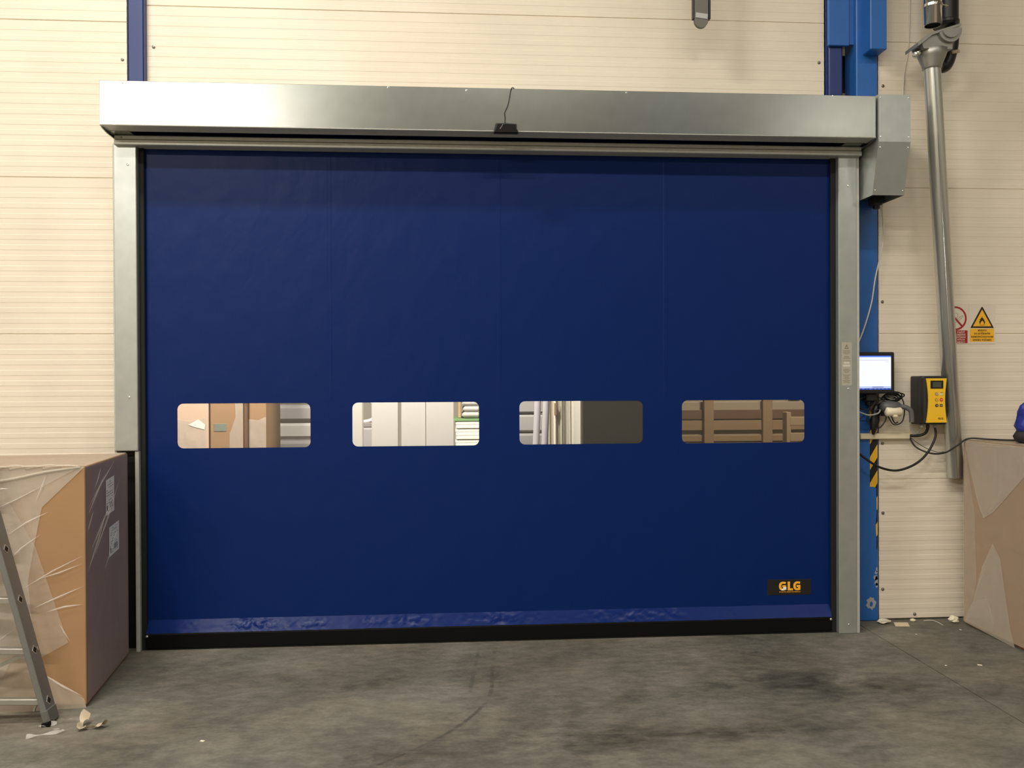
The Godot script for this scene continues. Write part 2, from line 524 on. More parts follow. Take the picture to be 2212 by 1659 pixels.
func front_hall() -> void:
	# floor of both halls; its texture repeats every 8 m by 3 m
	var fm := mat("concrete", Color(1, 1, 1), 0.62)
	fm.albedo_texture = floor_texture()
	fm.metallic_specular = 0.4
	fm.uv1_scale = Vector3(1.0 / 8.0, 1.0 / 3.0, 1)
	fm.uv1_offset = Vector3(0.5, 0.5 / 3.0, 0)
	var s := mb()
	s.set_smooth_group(-1)
	var fl := thing("floor", "grey stained concrete floor in front of the blue roll door", "floor", Vector3.ZERO, "", "structure")
	var slab := func(x0: float, x1: float, z0: float, z1: float) -> void:
		var t := mb()
		t.set_smooth_group(-1)
		var c := [[Vector2(x0, z1), Vector2(x1, z1)], [Vector2(x1, z0), Vector2(x0, z0)]]
		var p := [Vector3(x0, 0, z1), Vector3(x1, 0, z1), Vector3(x1, 0, z0), Vector3(x0, 0, z0)]
		for k in [0, 2, 1, 0, 3, 2]:
			t.set_uv(Vector2(p[k].x, p[k].z)); t.add_vertex(p[k])
		for q in 4:   # edges of the slab
			var a: Vector3 = p[q]; var b: Vector3 = p[(q + 1) % 4]
			for v in [a, b, b + Vector3(0, -0.2, 0), a, b + Vector3(0, -0.2, 0), a + Vector3(0, -0.2, 0)]:
				t.set_uv(Vector2(v.x, v.z + v.y)); t.add_vertex(v)
		obj("slab", t, fm, fl)
	slab.call(-9.2, 2.347, -9.0, 16.2)
	slab.call(2.353, 9.2, -9.0, 16.2)   # the saw-cut joint lies between the two
	s = mb()
	box(s, Vector3(2.33, -0.2, -9.0), Vector3(2.37, -0.008, 16.2))
	obj("joint_filler", s, M.wall_gap, fl)
	# front wall: three runs of insulated panels
	var w := wall("wall_left", "cream micro-ribbed insulated panel wall left of the roll door", -9.0, -2.277, -0.28, [0.0, 0.930, 1.893, 2.856, 3.820, 4.785, 5.75, 7.2])
	screw(Vector3(-2.303, 3.589, -0.28), w)
	w = wall("wall_center", "cream ribbed insulated panel wall above the roll door", -2.20, 2.190, -0.34, [2.99, 3.952, 4.915, 5.88, 7.2])
	screw(Vector3(-2.135, 3.695, -0.34), w)
	screw(Vector3(2.155, 3.693, -0.34), w)
	w = wall("wall_right", "cream ribbed insulated panel wall behind the galvanised pipe", 2.531, 9.0, -0.28, [0.006, 0.930, 1.893, 2.856, 3.815, 4.785, 5.75, 7.2])
	for p in [[2.562, 3.526], [2.556, 2.104], [2.556, 1.169], [2.558, 0.708], [2.556, 0.203], [2.775, 0.033]]:
		screw(Vector3(p[0], p[1], -0.28), w)
	for b in [["wall_west", "cream side wall of the near hall on the left", Vector3(-9.2, 0, -0.4), Vector3(-9.0, 7.2, 16.2)], ["wall_east", "cream side wall of the near hall on the right", Vector3(9.0, 0, -0.4), Vector3(9.2, 7.2, 16.2)], ["wall_rear", "cream rear wall of the near hall behind the viewer", Vector3(-9.2, 0, 16.0), Vector3(9.2, 7.2, 16.2)]]:
		s = mb()
		box(s, b[2], b[3])
		tag(obj(b[0], s, M.wall_plain), b[1], "wall", "", "structure")
	s = mb()
	box(s, Vector3(-9.2, 7.2, -9.2), Vector3(9.2, 7.4, 16.2))
	tag(obj("ceiling", s, M.ceiling), "grey ceiling over both halls", "ceiling", "", "structure")
	s = mb()
	box(s, Vector3(2.80, 0, 7.9), Vector3(3.30, 7.2, 8.1), 0.01)
	tag(obj("hall_column", s, M.steel_blue), "blue steel column standing in the hall behind the viewer", "column", "", "structure")
	# a white cable running down the flashing right of the column
	s = mb()
	tube(s, [Vector3(2.745, 4.3, -0.272), Vector3(2.74, 3.96, -0.272), Vector3(2.73, 3.75, -0.272), Vector3(2.70, 3.56, -0.272), Vector3(2.69, 3.2, -0.272)], 0.0035)
	tag(obj("wall_cable", s, M.white_cable), "thin cream cable running down the wall above the motor cover", "cable")

# ------------------------------------------------------------------ the roll door
func door() -> void:
	var d := thing("door_1", "large blue roll door in a galvanised steel frame with four clear windows", "door", Vector3.ZERO, "", "structure")
	var s: SurfaceTool
	# --- curtain with four rounded openings
	var zf := -0.070; var zb := -0.073
	var x0 := -2.125; var x1 := 2.125; var yb := 0.17; var yt := 3.10
	var wins := [[-1.922, -1.137, 1.197, 1.465], [-0.886, -0.117, 1.198, 1.465], [0.132, 0.903, 1.200, 1.467], [1.150, 1.937, 1.198, 1.466]]
	var wl := 1.195; var wh := 1.469; var rad := 0.035
	s = mb()
	s.set_smooth_group(-1)
	var rect := func(a: float, b: float, c: float, e: float) -> void:
		quad(s, Vector3(a, c, zf), Vector3(b, c, zf), Vector3(b, e, zf), Vector3(a, e, zf))
		quad(s, Vector3(b, c, zb), Vector3(a, c, zb), Vector3(a, e, zb), Vector3(b, e, zb))
	rect.call(x0, x1, wh, yt)
	rect.call(x0, x1, yb, wl)
	var left := x0
	for w in wins:
		rect.call(left, w[0], wl, wh)
		rect.call(w[0], w[1], wl, w[2])
		rect.call(w[0], w[1], w[3], wh)
		left = w[1]
		for sx in [-1, 1]:
			for sy in [-1, 1]:
				var corner := Vector2(w[1] if sx > 0 else w[0], w[3] if sy > 0 else w[2])
				var mid := corner - Vector2(sx, sy) * rad
				for k in 8:
					var q0 := PI / 2 * k / 8; var q1 := PI / 2 * (k + 1) / 8
					var p0 := mid + Vector2(cos(q0) * sx, sin(q0) * sy) * rad; var p1 := mid + Vector2(cos(q1) * sx, sin(q1) * sy) * rad
					var a := Vector3(corner.x, corner.y, zf); var b := Vector3(p0.x, p0.y, zf); var c := Vector3(p1.x, p1.y, zf)
					if sx * sy > 0:
						tri(s, a, c, b)
					else:
						tri(s, a, b, c)
					var off := Vector3(0, 0, zb - zf)
					if sx * sy > 0:
						tri(s, a + off, b + off, c + off)
					else:
						tri(s, a + off, c + off, b + off)
	rect.call(left, x1, wl, wh)
	var curtain := obj("curtain", s, M.curtain_blue, d)
	for w in wins:
		s = mb()
		s.set_smooth_group(-1)
		quad(s, Vector3(w[0] - 0.008, w[2] - 0.001, zb - 0.001), Vector3(w[1] + 0.008, w[2] - 0.001, zb - 0.001), Vector3(w[1] + 0.008, w[3] + 0.001, zb - 0.001), Vector3(w[0] - 0.008, w[3] + 0.001, zb - 0.001))
		obj("window_pane", s, M.window_film, curtain)
		# welded clear edge round the opening
	for x in [-1.018, 0.010, 1.047]:   # vertical weld seams
		s = mb()
		prism(s, PackedVector2Array([Vector2(-0.012, zf), Vector2(0.012, zf), Vector2(0.010, zf + 0.0009), Vector2(-0.010, zf + 0.0009)]), 0.0, 1.50, Transform3D(Basis(Vector3(1, 0, 0), Vector3(0, 0, 1), Vector3(0, -1, 0)), Vector3(x, 2.985, 0)))
		obj("weld_seam", s, M.curtain_blue, curtain)
	# the roll on its shaft, seen through the slot of the header
	s = mb()
	rod(s, Vector3(-2.2, 3.165, 0.035), Vector3(2.2, 3.165, 0.035), 0.105, 40)
	obj("curtain_roll", s, M.curtain_blue, d)
	# hem: wrinkled pocket that slopes out over the bottom bar
	s = mb()
	s.set_smooth_group(0)
	var nx := 420; var ny := 10
	var wr := FastNoiseLite.new(); wr.seed = 5; wr.frequency = 1.0; wr.fractal_octaves = 3
	var grid := []
	for j in ny + 1:
		var row := []
		var v := float(j) / ny   # 0 at the bar, 1 at the curtain
		for i in nx + 1:
			var u := -2.10 + 4.198 * i / nx
			var edge := clampf((u + 2.0) / 0.3, 0, 1) * clampf((1.6 - u) / 1.2, 0.12, 1) * clampf(0.55 + 1.3 * wr.get_noise_2d(u * 1.7, 31.0), 0.1, 1.0)
			var k := sin(PI * v) * edge
			var z := -0.036 * (1 - v) + (zf + 0.0005) * v
			z += k * (0.008 * wr.get_noise_2d((u + v * 0.08) * 9.0, v * 1.2) + 0.010 * wr.get_noise_2d(u * 26.0 + v * 2.0, v * 2.0 + 9.0))
			row.append(Vector3(u, 0.097 + 0.075 * v + 0.0015 * wr.get_noise_2d(u * 6.0, 4.0), z))
		grid.append(row)
	for j in ny:
		for i in nx:
			quad(s, grid[j][i], grid[j][i + 1], grid[j + 1][i + 1], grid[j + 1][i])
	obj("hem", s, M.hem_blue, d)
	# bottom bar
	s = mb()
	box(s, Vector3(-2.105, 0.006, -0.105), Vector3(2.097, 0.100, -0.030), 0.008)
	var bar := obj("bottom_bar", s, M.black_rubber, d)
	s = mb()
	box(s, Vector3(-2.10, 0.003, -0.09), Vector3(2.10, 0.012, -0.035), 0.003)
	obj("floor_seal", s, M.black_seal, bar)
	for x in [-2.094, 2.088]:
		screw(Vector3(x, 0.086, -0.030), bar, 0.008, M.bright_screw)
	# side seals
	for q in [-1, 1]:
		s = mb()
		var a := minf(q * 2.135, q * 2.098); var b := maxf(q * 2.135, q * 2.098)
		box(s, Vector3(a, 0.0, -0.064), Vector3(b, 3.0, -0.040), 0.004)
		box(s, Vector3(a, 0.0, -0.10), Vector3(b, 3.0, -0.078), 0.004)
		obj("side_seal", s, M.black_seal, d)
	# left guide: the cover stops above the wrapped carton, below it the open channel
	s = mb()
	box(s, Vector3(-2.257, 1.189, -0.06), Vector3(-2.127, 3.0, 0.0), 0.004)
	var g := obj("guide_rail", s, M.galvanised_guide, d)
	s = mb()
	box(s, Vector3(-2.268, 1.189, -0.275), Vector3(-2.15, 3.0, -0.014), 0.003)
	box(s, Vector3(-2.150, 0.0, -0.275), Vector3(-2.127, 1.189, -0.010), 0.003)
	box(s, Vector3(-2.268, 0.0, -0.275), Vector3(-2.255, 1.189, -0.02), 0.002)
	obj("channel", s, M.galvanised_dull, g)
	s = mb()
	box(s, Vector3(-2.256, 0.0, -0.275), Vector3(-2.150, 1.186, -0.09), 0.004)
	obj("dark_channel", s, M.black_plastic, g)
	for y in [2.872, 1.506]:
		screw(Vector3(-2.175, y, 0.0), g, 0.007, M.bright_screw)
	# right guide
	s = mb()
	box(s, Vector3(2.129, 0.0, -0.06), Vector3(2.246, 3.0, 0.0), 0.004)
	g = obj("guide_rail", s, M.galvanised_guide, d)
	s = mb()
	box(s, Vector3(2.15, 0.0, -0.275), Vector3(2.266, 3.0, -0.006), 0.003)
	obj("channel", s, M.galvanised_dull, g)
	for y in [2.80, 1.534, 0.06]:
		screw(Vector3(2.19, y, 0.0), g, 0.007, M.bright_screw)
	# warning sticker on the right guide: faint lines of print
	var im := Image.create(96, 360, false, Image.FORMAT_RGB8)
	im.fill(Color(0.66, 0.65, 0.60))
	for r in [[30, 20, 60], [20, 10, 56], [16, 4, 60], [28, 10, 40], [14, 12, 66], [24, 5, 40]]:
		pass
	var yy := 66
	for k in 22:
		if k in [4, 7, 10, 14]:
			yy += 12
		if k == 8 or k == 9:
			var wd := 50 if k == 8 else 66
			im.fill_rect(Rect2i(48 - wd / 2, yy, wd, 16), Color(0.80, 0.78, 0.72))
			yy += 24
			continue
		var half := rng.randi_range(14, 40)
		var x := 48 - half
		while x < 48 + half:
			var l := rng.randi_range(4, 11)
			im.fill_rect(Rect2i(x, yy, mini(l, 48 + half - x), 5), Color(0.47, 0.45, 0.40))
			x += l + 3
		yy += 9
	for k in 30:
		im.fill_rect(Rect2i(48 - k * 0.6, 20 + k, 3, 2), Color(0.28, 0.20, 0.15))
		im.fill_rect(Rect2i(46 + k * 0.6, 20 + k, 3, 2), Color(0.28, 0.20, 0.15))
	im.fill_rect(Rect2i(30, 48, 37, 4), Color(0.28, 0.20, 0.15))
	im.fill_rect(Rect2i(46, 30, 4, 10), Color(0.45, 0.25, 0.2)); im.fill_rect(Rect2i(46, 42, 4, 3), Color(0.45, 0.25, 0.2))
	var sm := mat("sticker_print", Color(1, 1, 1), 0.45)
	sm.albedo_texture = ImageTexture.create_from_image(im)
	s = mb()
	s.set_smooth_group(-1)
	uvquad(s, Vector3(2.145, 1.555, 0.0008), Vector3(2.212, 1.555, 0.0008), Vector3(2.212, 1.825, 0.0008), Vector3(2.145, 1.825, 0.0008))
	obj("warning_sticker", s, sm, g)
	# header: folded sheet, open to the slot below
	s = mb()
	box(s, Vector3(-2.256, 3.047, 0.194), Vector3(2.268, 3.297, 0.200), 0.002)
	var hd := obj("header_box", s, M.galvanised, d)
	s = mb()
	prism_x(s, [[0.200, 3.047], [0.200, 3.051], [0.194, 3.051], [0.088, 3.047], [0.088, 3.043], [0.194, 3.044]], -2.256, 2.268)
	obj("lower_flange", s, M.galvanised_dull, hd)
	s = mb()
	box(s, Vector3(-2.256, 3.291, -0.30), Vector3(2.268, 3.297, 0.197), 0.002)
	box(s, Vector3(-2.256, 3.02, -0.335), Vector3(2.268, 3.297, -0.285), 0.002)
	obj("top_plate", s, M.galvanised, hd)
	for x in [-2.256, 2.262]:
		s = mb()
		prism_x(s, [[0.198, 3.293], [0.198, 3.05], [0.17, 3.036], [0.10, 3.026], [-0.05, 3.022], [-0.29, 3.022], [-0.29, 3.293]], x, x + 0.006)
		obj("end_plate", s, M.galvanised, hd)
	for p in [[-2.13, 3.285], [-0.64, 3.289], [-0.19, 3.280], [0.75, 3.286], [2.0, 3.29]]:
		screw(Vector3(p[0], p[1], 0.200), hd, 0.006, M.bright_screw)
	# lintel rail under the slot
	s = mb()
	prism_x(s, [[-0.06, 3.040], [0.020, 3.040], [0.028, 3.034], [0.028, 3.016], [0.018, 3.012], [0.034, 3.008], [0.034, 2.984], [0.028, 2.981], [-0.06, 2.981]], -2.240, 2.262)
	var rail := obj("lintel_rail", s, M.galvanised_dull, d)
	screw(Vector3(-2.20, 3.024, 0.028), rail, 0.006)
	for q in [-1, 1]:   # the slot stops short of the ends
		s = mb()
		box(s, Vector3(minf(q * 2.25, q * 2.13), 3.0405, 0.0), Vector3(maxf(q * 2.25, q * 2.13), 3.0430, 0.10), 0.001)
		obj("slot_end", s, M.galvanised, rail)
	# motor cover at the right end
	var mc := Node3D.new(); mc.name = "motor_cover"; d.add_child(mc, true)
	var prof := [[-0.28, 3.305], [0.205, 3.305], [0.205, 3.022], [0.129, 2.717], [-0.28, 2.717]]
	for x in [2.280, 2.477]:
		s = mb()
		prism_x(s, prof, x, x + 0.003)
		obj("side_plate", s, M.galvanised_guide, mc)
	s = mb()
	prism_x(s, [[0.205, 3.305], [0.208, 3.305], [0.208, 3.022], [0.205, 3.022]], 2.280, 2.480)
	var fp := obj("front_plate", s, M.galvanised_guide, mc)
	s = mb()
	prism_x(s, [[0.205, 3.022], [0.208, 3.022], [0.132, 2.717], [0.129, 2.717]], 2.280, 2.480)
	obj("sloping_plate", s, M.galvanised_guide, mc)
	s = mb()
	box(s, Vector3(2.28, 3.302, -0.28), Vector3(2.48, 3.306, 0.207))
	obj("cap_plate", s, M.galvanised_guide, mc)
	for p in [[2.293, 3.285], [2.468, 3.285], [2.293, 3.05], [2.468, 3.05]]:
		screw(Vector3(p[0], p[1], 0.208), fp, 0.005, M.bright_screw)
	for p in [[2.293, 2.99], [2.468, 2.99], [2.293, 2.745], [2.468, 2.745]]:
		screw(Vector3(p[0], p[1], 0.209 - (3.022 - p[1]) * 0.249), fp, 0.005, M.bright_screw)
	s = mb()
	box(s, Vector3(2.36, 2.75, -0.20), Vector3(2.46, 2.98, -0.02), 0.02)
	rod(s, Vector3(2.425, 2.68, -0.10), Vector3(2.425, 2.76, -0.10), 0.022, 16)
	box(s, Vector3(2.39, 2.70, -0.15), Vector3(2.455, 2.76, -0.06), 0.01)
	obj("motor", s, M.black_plastic, mc)
	# maker's plate: yellow letters, white arrow in the first one, a line of small print
	s = mb()
	box(s, Vector3(1.692, 0.235, zf), Vector3(1.977, 0.333, zf + 0.0015), 0.0006)
	var pl := obj("logo_plate", s, M.logo_black, d)
	for k in [["G", 1.790, 0.046], ["L", 1.8385, 0.034], ["G", 1.883, 0.046]]:
		text("letter", k[0], 0.050, Vector3(k[1], 0.288, zf + 0.002), M.logo_yellow, pl, true, k[2], 0.0012, 0.9)
	s = mb()
	prism(s, PackedVector2Array([Vector2(1.781, 0.268), Vector2(1.797, 0.278), Vector2(1.794, 0.284), Vector2(1.815, 0.287), Vector2(1.816, 0.268), Vector2(1.808, 0.272), Vector2(1.797, 0.265), Vector2(1.786, 0.265)]), zf + 0.0025, zf + 0.004)
	obj("arrow", s, M.logo_white, pl)
	text("small_print", "PORTE INDUSTRIALI", 0.0068, Vector3(1.838, 0.2545, zf + 0.002), M.logo_yellow, pl, false, 0.136)
	# radar sensor on the header with its cable over the top
	var se := thing("radar_sensor", "black motion sensor on the galvanised header, hung by a thin cable", "sensor", Vector3(0.038, 3.03, 0.2))
	s = mb()
	prism(s, PackedVector2Array([Vector2(-0.074, 0.004), Vector2(-0.070, 0.0), Vector2(0.068, 0.0), Vector2(0.073, 0.006), Vector2(0.070, 0.014), Vector2(0.063, 0.020), Vector2(0.061, 0.034), Vector2(0.064, 0.050), Vector2(0.060, 0.056), Vector2(0.0, 0.060), Vector2(-0.056, 0.058), Vector2(-0.062, 0.054)]), 0.0, 0.020)
	obj("housing", s, M.black_plastic, se)
	s = mb()
	prism(s, PackedVector2Array([Vector2(-0.070, 0.003), Vector2(0.068, 0.003), Vector2(0.066, 0.014), Vector2(0.056, 0.022), Vector2(0.054, 0.048), Vector2(-0.050, 0.050), Vector2(-0.060, 0.022)]), 0.020, 0.036)
	obj("lens_cover", s, M.black_glossy, se)
	s = mb()
	box(s, Vector3(-0.0022, -0.017, 0), Vector3(0.0022, 0.017, 0.003), 0.001, Transform3D(Basis(Vector3.BACK, -0.55), Vector3(-0.028, 0.034, 0.035)))
	obj("accent_line", s, M.sign_grey, se)
	s = mb()
	tube(s, [Vector3(-0.006, 0.055, 0.006), Vector3(-0.005, 0.10, 0.006), Vector3(-0.007, 0.125, 0.006), Vector3(0.010, 0.165, 0.006), Vector3(0.021, 0.21, 0.006), Vector3(0.029, 0.255, 0.006), Vector3(0.038, 0.270, 0.004), Vector3(0.052, 0.271, -0.03), Vector3(0.06, 0.271, -0.2)], 0.0028)
	obj("cable", s, M.black_cable, se)

# ------------------------------------------------------------------ steel
func columns() -> void:
	var s := mb()
	box(s, Vector3(-2.271, 0.0, -0.345), Vector3(-2.176, 7.2, -0.280), 0.006)
	tag(obj("door_post", s, M.deep_blue), "deep blue square steel post rising above the left end of the door header", "post")
	s = mb()
	box(s, Vector3(2.200, 0.0, -0.40), Vector3(2.314, 7.2, -0.335), 0.002)
	box(s, Vector3(2.208, 0.0, -0.37), Vector3(2.300, 7.2, -0.305), 0.007)
	tag(obj("door_post", s, M.deep_blue), "deep blue square steel post beside the lighter column, above the right header end", "post")
	var c := thing("steel_column", "light blue steel column with hazard tape, between the door and the control box", "column", Vector3(2.445, 0, -0.34))
	s = mb()
	box(s, Vector3(-0.072, 0.0, -0.09), Vector3(0.072, 7.2, 0.080), 0.006)
	obj("shaft", s, M.steel_blue, c)
	s = mb()
	box(s, Vector3(-0.031, 3.716, 0.070), Vector3(0.078, 7.2, 0.190), 0.005)
	obj("bracket", s, M.steel_blue, c)
	s = mb()
	box(s, Vector3(-0.252, 3.785, 0.037), Vector3(-0.110, 7.2, 0.062), 0.004)
	box(s, Vector3(-0.115, 3.80, 0.037), Vector3(-0.070, 7.2, 0.045))
	obj("bracket", s, M.steel_blue, c)
	s = mb()
	box(s, Vector3(0.075, 0.0, -0.05), Vector3(0.086, 7.2, 0.050))
	obj("joint_gap", s, M.wall_gap, c)
	# hazard tape, whole above 0.88 m, torn to its outer edge below
	var t := Node3D.new(); t.name = "hazard_tape"; c.add_child(t, true)
	var x0 := 0.014; var x1 := 0.0655; var z := 0.0808
	var y := 0.40
	var k := 0
	while y < 1.62:
		var p := PackedVector2Array([Vector2(x0, y), Vector2(x1, y + 0.085), Vector2(x1, y + 0.17), Vector2(x0, y + 0.085)])
		for whole in [true, false]:
			var keep: PackedVector2Array
			if whole:
				keep = PackedVector2Array([Vector2(x0, 0.885), Vector2(0.04, 0.885), Vector2(x1, 0.872), Vector2(x1, 1.62), Vector2(x0, 1.62)])
			else:
				keep = PackedVector2Array([Vector2(0.056, 0.42), Vector2(x1, 0.40), Vector2(x1, 0.872), Vector2(0.058, 0.875), Vector2(0.060, 0.70), Vector2(0.053, 0.64), Vector2(0.055, 0.58), Vector2(0.060, 0.54)])
			for q in Geometry2D.intersect_polygons(p, keep):
				s = mb()
				prism(s, q, z - 0.001, z + 0.0006)
				obj("stripe", s, M.tape_yellow if k % 2 else M.tape_black, t)
		y += 0.085
		k += 1
	# bare patches where the paint has come off near the floor
	rng.seed = 3
	for q in [[0.022, 0.115, 0.036, 0.042], [0.058, 0.262, 0.014, 0.035], [0.052, 0.285, 0.014, 0.02], [0.060, 0.235, 0.010, 0.018], [0.056, 0.32, 0.010, 0.014], [0.060, 0.34, 0.006, 0.02]]:
		var p := PackedVector2Array()
		for i in 22:
			var r := rng.randf_range(0.72, 1.1)
			p.append(Vector2(minf(q[0] + cos(TAU * i / 22) * q[2] * r, 0.066), q[1] + sin(TAU * i / 22) * q[3] * r))
		s = mb()
		prism(s, p, 0.079, 0.0806)
		obj("bare_patch", s, M.bare_primer, c)
	s = mb()
	prism(s, PackedVector2Array([Vector2(0.012, 0.10), Vector2(0.026, 0.095), Vector2(0.034, 0.115), Vector2(0.024, 0.13), Vector2(0.014, 0.125)]), 0.0800, 0.0812)
	obj("bare_patch", s, M.steel_blue, c)
	# hanging bar before the wall above the door
	var hb := thing("hanging_bar", "dark grey round-ended metal bar hanging down before the wall above the door", "bar", Vector3(1.29, 3.80, -0.1))
	var pr := PackedVector2Array([Vector2(-0.047, 3.4), Vector2(-0.047, 0.055)])
	for i in 17:
		var q := PI + PI * i / 16
		pr.append(Vector2(-0.003 + cos(q) * 0.044, 0.048 + sin(q) * 0.048))
	pr.append(Vector2(0.041, 0.055)); pr.append(Vector2(0.041, 3.4))
	s = mb()
	prism(s, pr, -0.012, 0.012)
	obj("strap", s, M.cast_dark if M.has("cast_dark") else mat("cast_dark", Color(0.40, 0.39, 0.36), 0.45, 0.6), hb)
	s = mb()
	box(s, Vector3(-0.056, 0.055, -0.020), Vector3(-0.046, 3.4, 0.014), 0.002)
	box(s, Vector3(0.046, 0.055, -0.020), Vector3(0.056, 3.4, 0.014), 0.002)
	box(s, Vector3(-0.056, 0.055, -0.022), Vector3(0.056, 3.4, -0.013), 0.002)
	obj("channel", s, M.black_plastic, hb)
	s = mb()
	box(s, Vector3(-0.042, 0.0, -0.008), Vector3(0.036, 0.035, 0.003), 0.002, Transform3D(Basis(Vector3.BACK, -0.12), Vector3(0, 0.055, 0.0125)))
	obj("end_plate", s, M.cast_metal, hb)

# ------------------------------------------------------------------ right of the door
func right_side() -> void:
	var s: SurfaceTool
	# galvanised pipe, leaning, with a cast head
	var a := Vector3(3.018, 0.948, -0.215); var b := Vector3(2.735, 3.567, 0.0)
	var p := thing("galvanised_pipe", "long galvanised pipe leaning on the wall behind the yellow control box", "pipe", a)
	var up := (b - a).normalized()
	s = mb()
	var len_ := a.distance_to(b)
	lathe(s, [[0.0, 0.0], [0.046, 0.0], [0.051, 0.004], [0.051, len_]], along(Vector3.ZERO, up), 32, 0)
	obj("tube", s, M.pipe_metal, p)
	s = mb()
	var seam := along(Vector3.ZERO, up)
	tube(s, [Vector3(-0.016, 0.0, 0.0485), Vector3(-0.016, 0.0, 0.0485) + up * len_], 0.0028, 6, true)
	obj("weld_seam", s, M.pipe_metal, p)
	var hd := Node3D.new(); hd.name = "cast_head"; p.add_child(hd, true)
	hd.position = b - a
	hd.rotation.z = 0.0
	s = mb()
	lathe(s, [[0.0, -0.03], [0.053, -0.03], [0.057, -0.022], [0.062, 0.0], [0.080, 0.045], [0.094, 0.085], [0.0, 0.086]], Transform3D(), 32, 0)
	prism(s, PackedVector2Array([Vector2(-0.092, 0.075), Vector2(0.092, 0.075), Vector2(0.098, 0.206), Vector2(-0.045, 0.158), Vector2(-0.105, 0.108)]), -0.05, 0.07)
	obj("funnel", s, M.cast_metal, hd)
	s = mb()
	prism(s, PackedVector2Array([Vector2(-0.140, 0.080), Vector2(-0.050, 0.152), Vector2(0.138, 0.214), Vector2(0.136, 0.228), Vector2(-0.056, 0.167), Vector2(-0.140, 0.102)]), -0.06, 0.09)
	obj("flange", s, M.cast_metal, hd)
	s = mb()
	var half := PackedVector2Array()
	for i in 17:
		half.append(Vector2(cos(PI + PI * i / 16) * 0.074, sin(PI + PI * i / 16) * 0.074))
	prism(s, half, 0.0, 0.024, Transform3D(Basis(Vector3.BACK, 0.22), Vector3(0.068, 0.186, 0.066)))
	prism(s, half, 0.0, 0.012, Transform3D(Basis(Vector3.BACK, 0.22).scaled(Vector3(0.72, 0.72, 1)), Vector3(0.066, 0.188, 0.090)))
	obj("boss", s, M.cast_metal, hd)
	s = mb()
	lathe(s, [[0.0, -0.03], [0.018, -0.026], [0.024, 0.0], [0.02, 0.02], [0.0, 0.024]], Transform3D(Basis(Vector3.BACK, -0.5), Vector3(-0.108, 0.062, 0.02)), 16)
	obj("bolt", s, M.chrome, hd)
	# chrome tube above it
	var c := thing("chrome_tube", "shiny chrome tube with a clamp coming down beside the black hose", "pipe", Vector3(2.722, 3.80, 0.03))
	s = mb()
	lathe(s, [[0.046, 0.0], [0.054, 0.0], [0.054, 2.2]], Transform3D(Basis(), Vector3(0, 0, 0)), 32, 0)
	obj("tube", s, M.chrome, c)
	s = mb()
	lathe(s, [[0.0, 0.012], [0.046, 0.012], [0.046, 0.0]], Transform3D(), 24, -1)
	obj("dark_bore", s, M.black_seal, c)
	s = mb()
	lathe(s, [[0.054, 0.112], [0.058, 0.112], [0.058, 0.128], [0.054, 0.128]], Transform3D(), 32, -1)
	rod(s, Vector3(0.048, 0.12, 0.03), Vector3(0.076, 0.115, 0.03), 0.005, 8)
	lathe(s, [[0.0, 0.0], [0.010, 0.0], [0.010, 0.012], [0.0, 0.012]], along(Vector3(0.068, 0.112, 0.03), Vector3(0.08, 0.112, 0.03)), 12, -1)
	obj("clamp", s, M.chrome, c)
	# black hose bending behind the cast head
	var h := thing("black_hose", "thick black hose hanging behind the cast pipe head, its end curled in", "hose", Vector3(2.899, 3.838, -0.12))
	s = mb()
	tube(s, [Vector3(0.0, 2.2, 0.0), Vector3(0.0, 0.6, 0.0), Vector3(0.0, 0.02, 0.0)], 0.075, 24)
	lathe(s, [[0.075, 0.0], [0.080, 0.004], [0.080, 0.02], [0.075, 0.024]], Transform3D(Basis(), Vector3(0, 0.03, 0)), 24, -1)
	obj("sleeve", s, M.black_plastic, h)
	s = mb()
	tube(s, [Vector3(0.035, 0.05, 0.0), Vector3(0.040, -0.07, 0.0), Vector3(0.022, -0.17, 0.0), Vector3(-0.004, -0.225, 0.0), Vector3(-0.035, -0.235, 0.0)], 0.042, 16)
	obj("bent_end", s, M.black_plastic, h)
	s = mb()
	box(s, Vector3(0.035, -0.03, 0.02), Vector3(0.058, 0.005, 0.04), 0.004)
	obj("tape_band", s, M.paper_cream, h)
	s = mb()
	box(s, Vector3(-0.02, -0.17, 0.04), Vector3(0.03, -0.15, 0.056), 0.004, Transform3D(Basis(Vector3.BACK, 0.2), Vector3.ZERO))
	obj("tape_band", s, M.paper_cream, h)
	control_box()
	monitor()
	# trunking across the column
	s = mb()
	box(s, Vector3(2.385, 1.200, -0.285), Vector3(2.722, 1.238, -0.235), 0.004)
	var tr := obj("cable_trunking", s, M.trunking_white)
	tag(tr, "short cream cable trunking under the scanner, left of the control box", "trunking")
	s = mb()
	box(s, Vector3(2.37, 1.206, -0.275), Vector3(2.386, 1.232, -0.243), 0.002)
	obj("end_cap", s, M.black_plastic, tr)
	s = mb()
	box(s, Vector3(2.74, 1.20, -0.284), Vector3(3.02, 1.36, -0.278), 0.001)
	tag(obj("mounting_plate", s, M.trunking_white), "cream mounting plate on the wall under the control box", "plate")
	scanner()
	cables()
	signs()

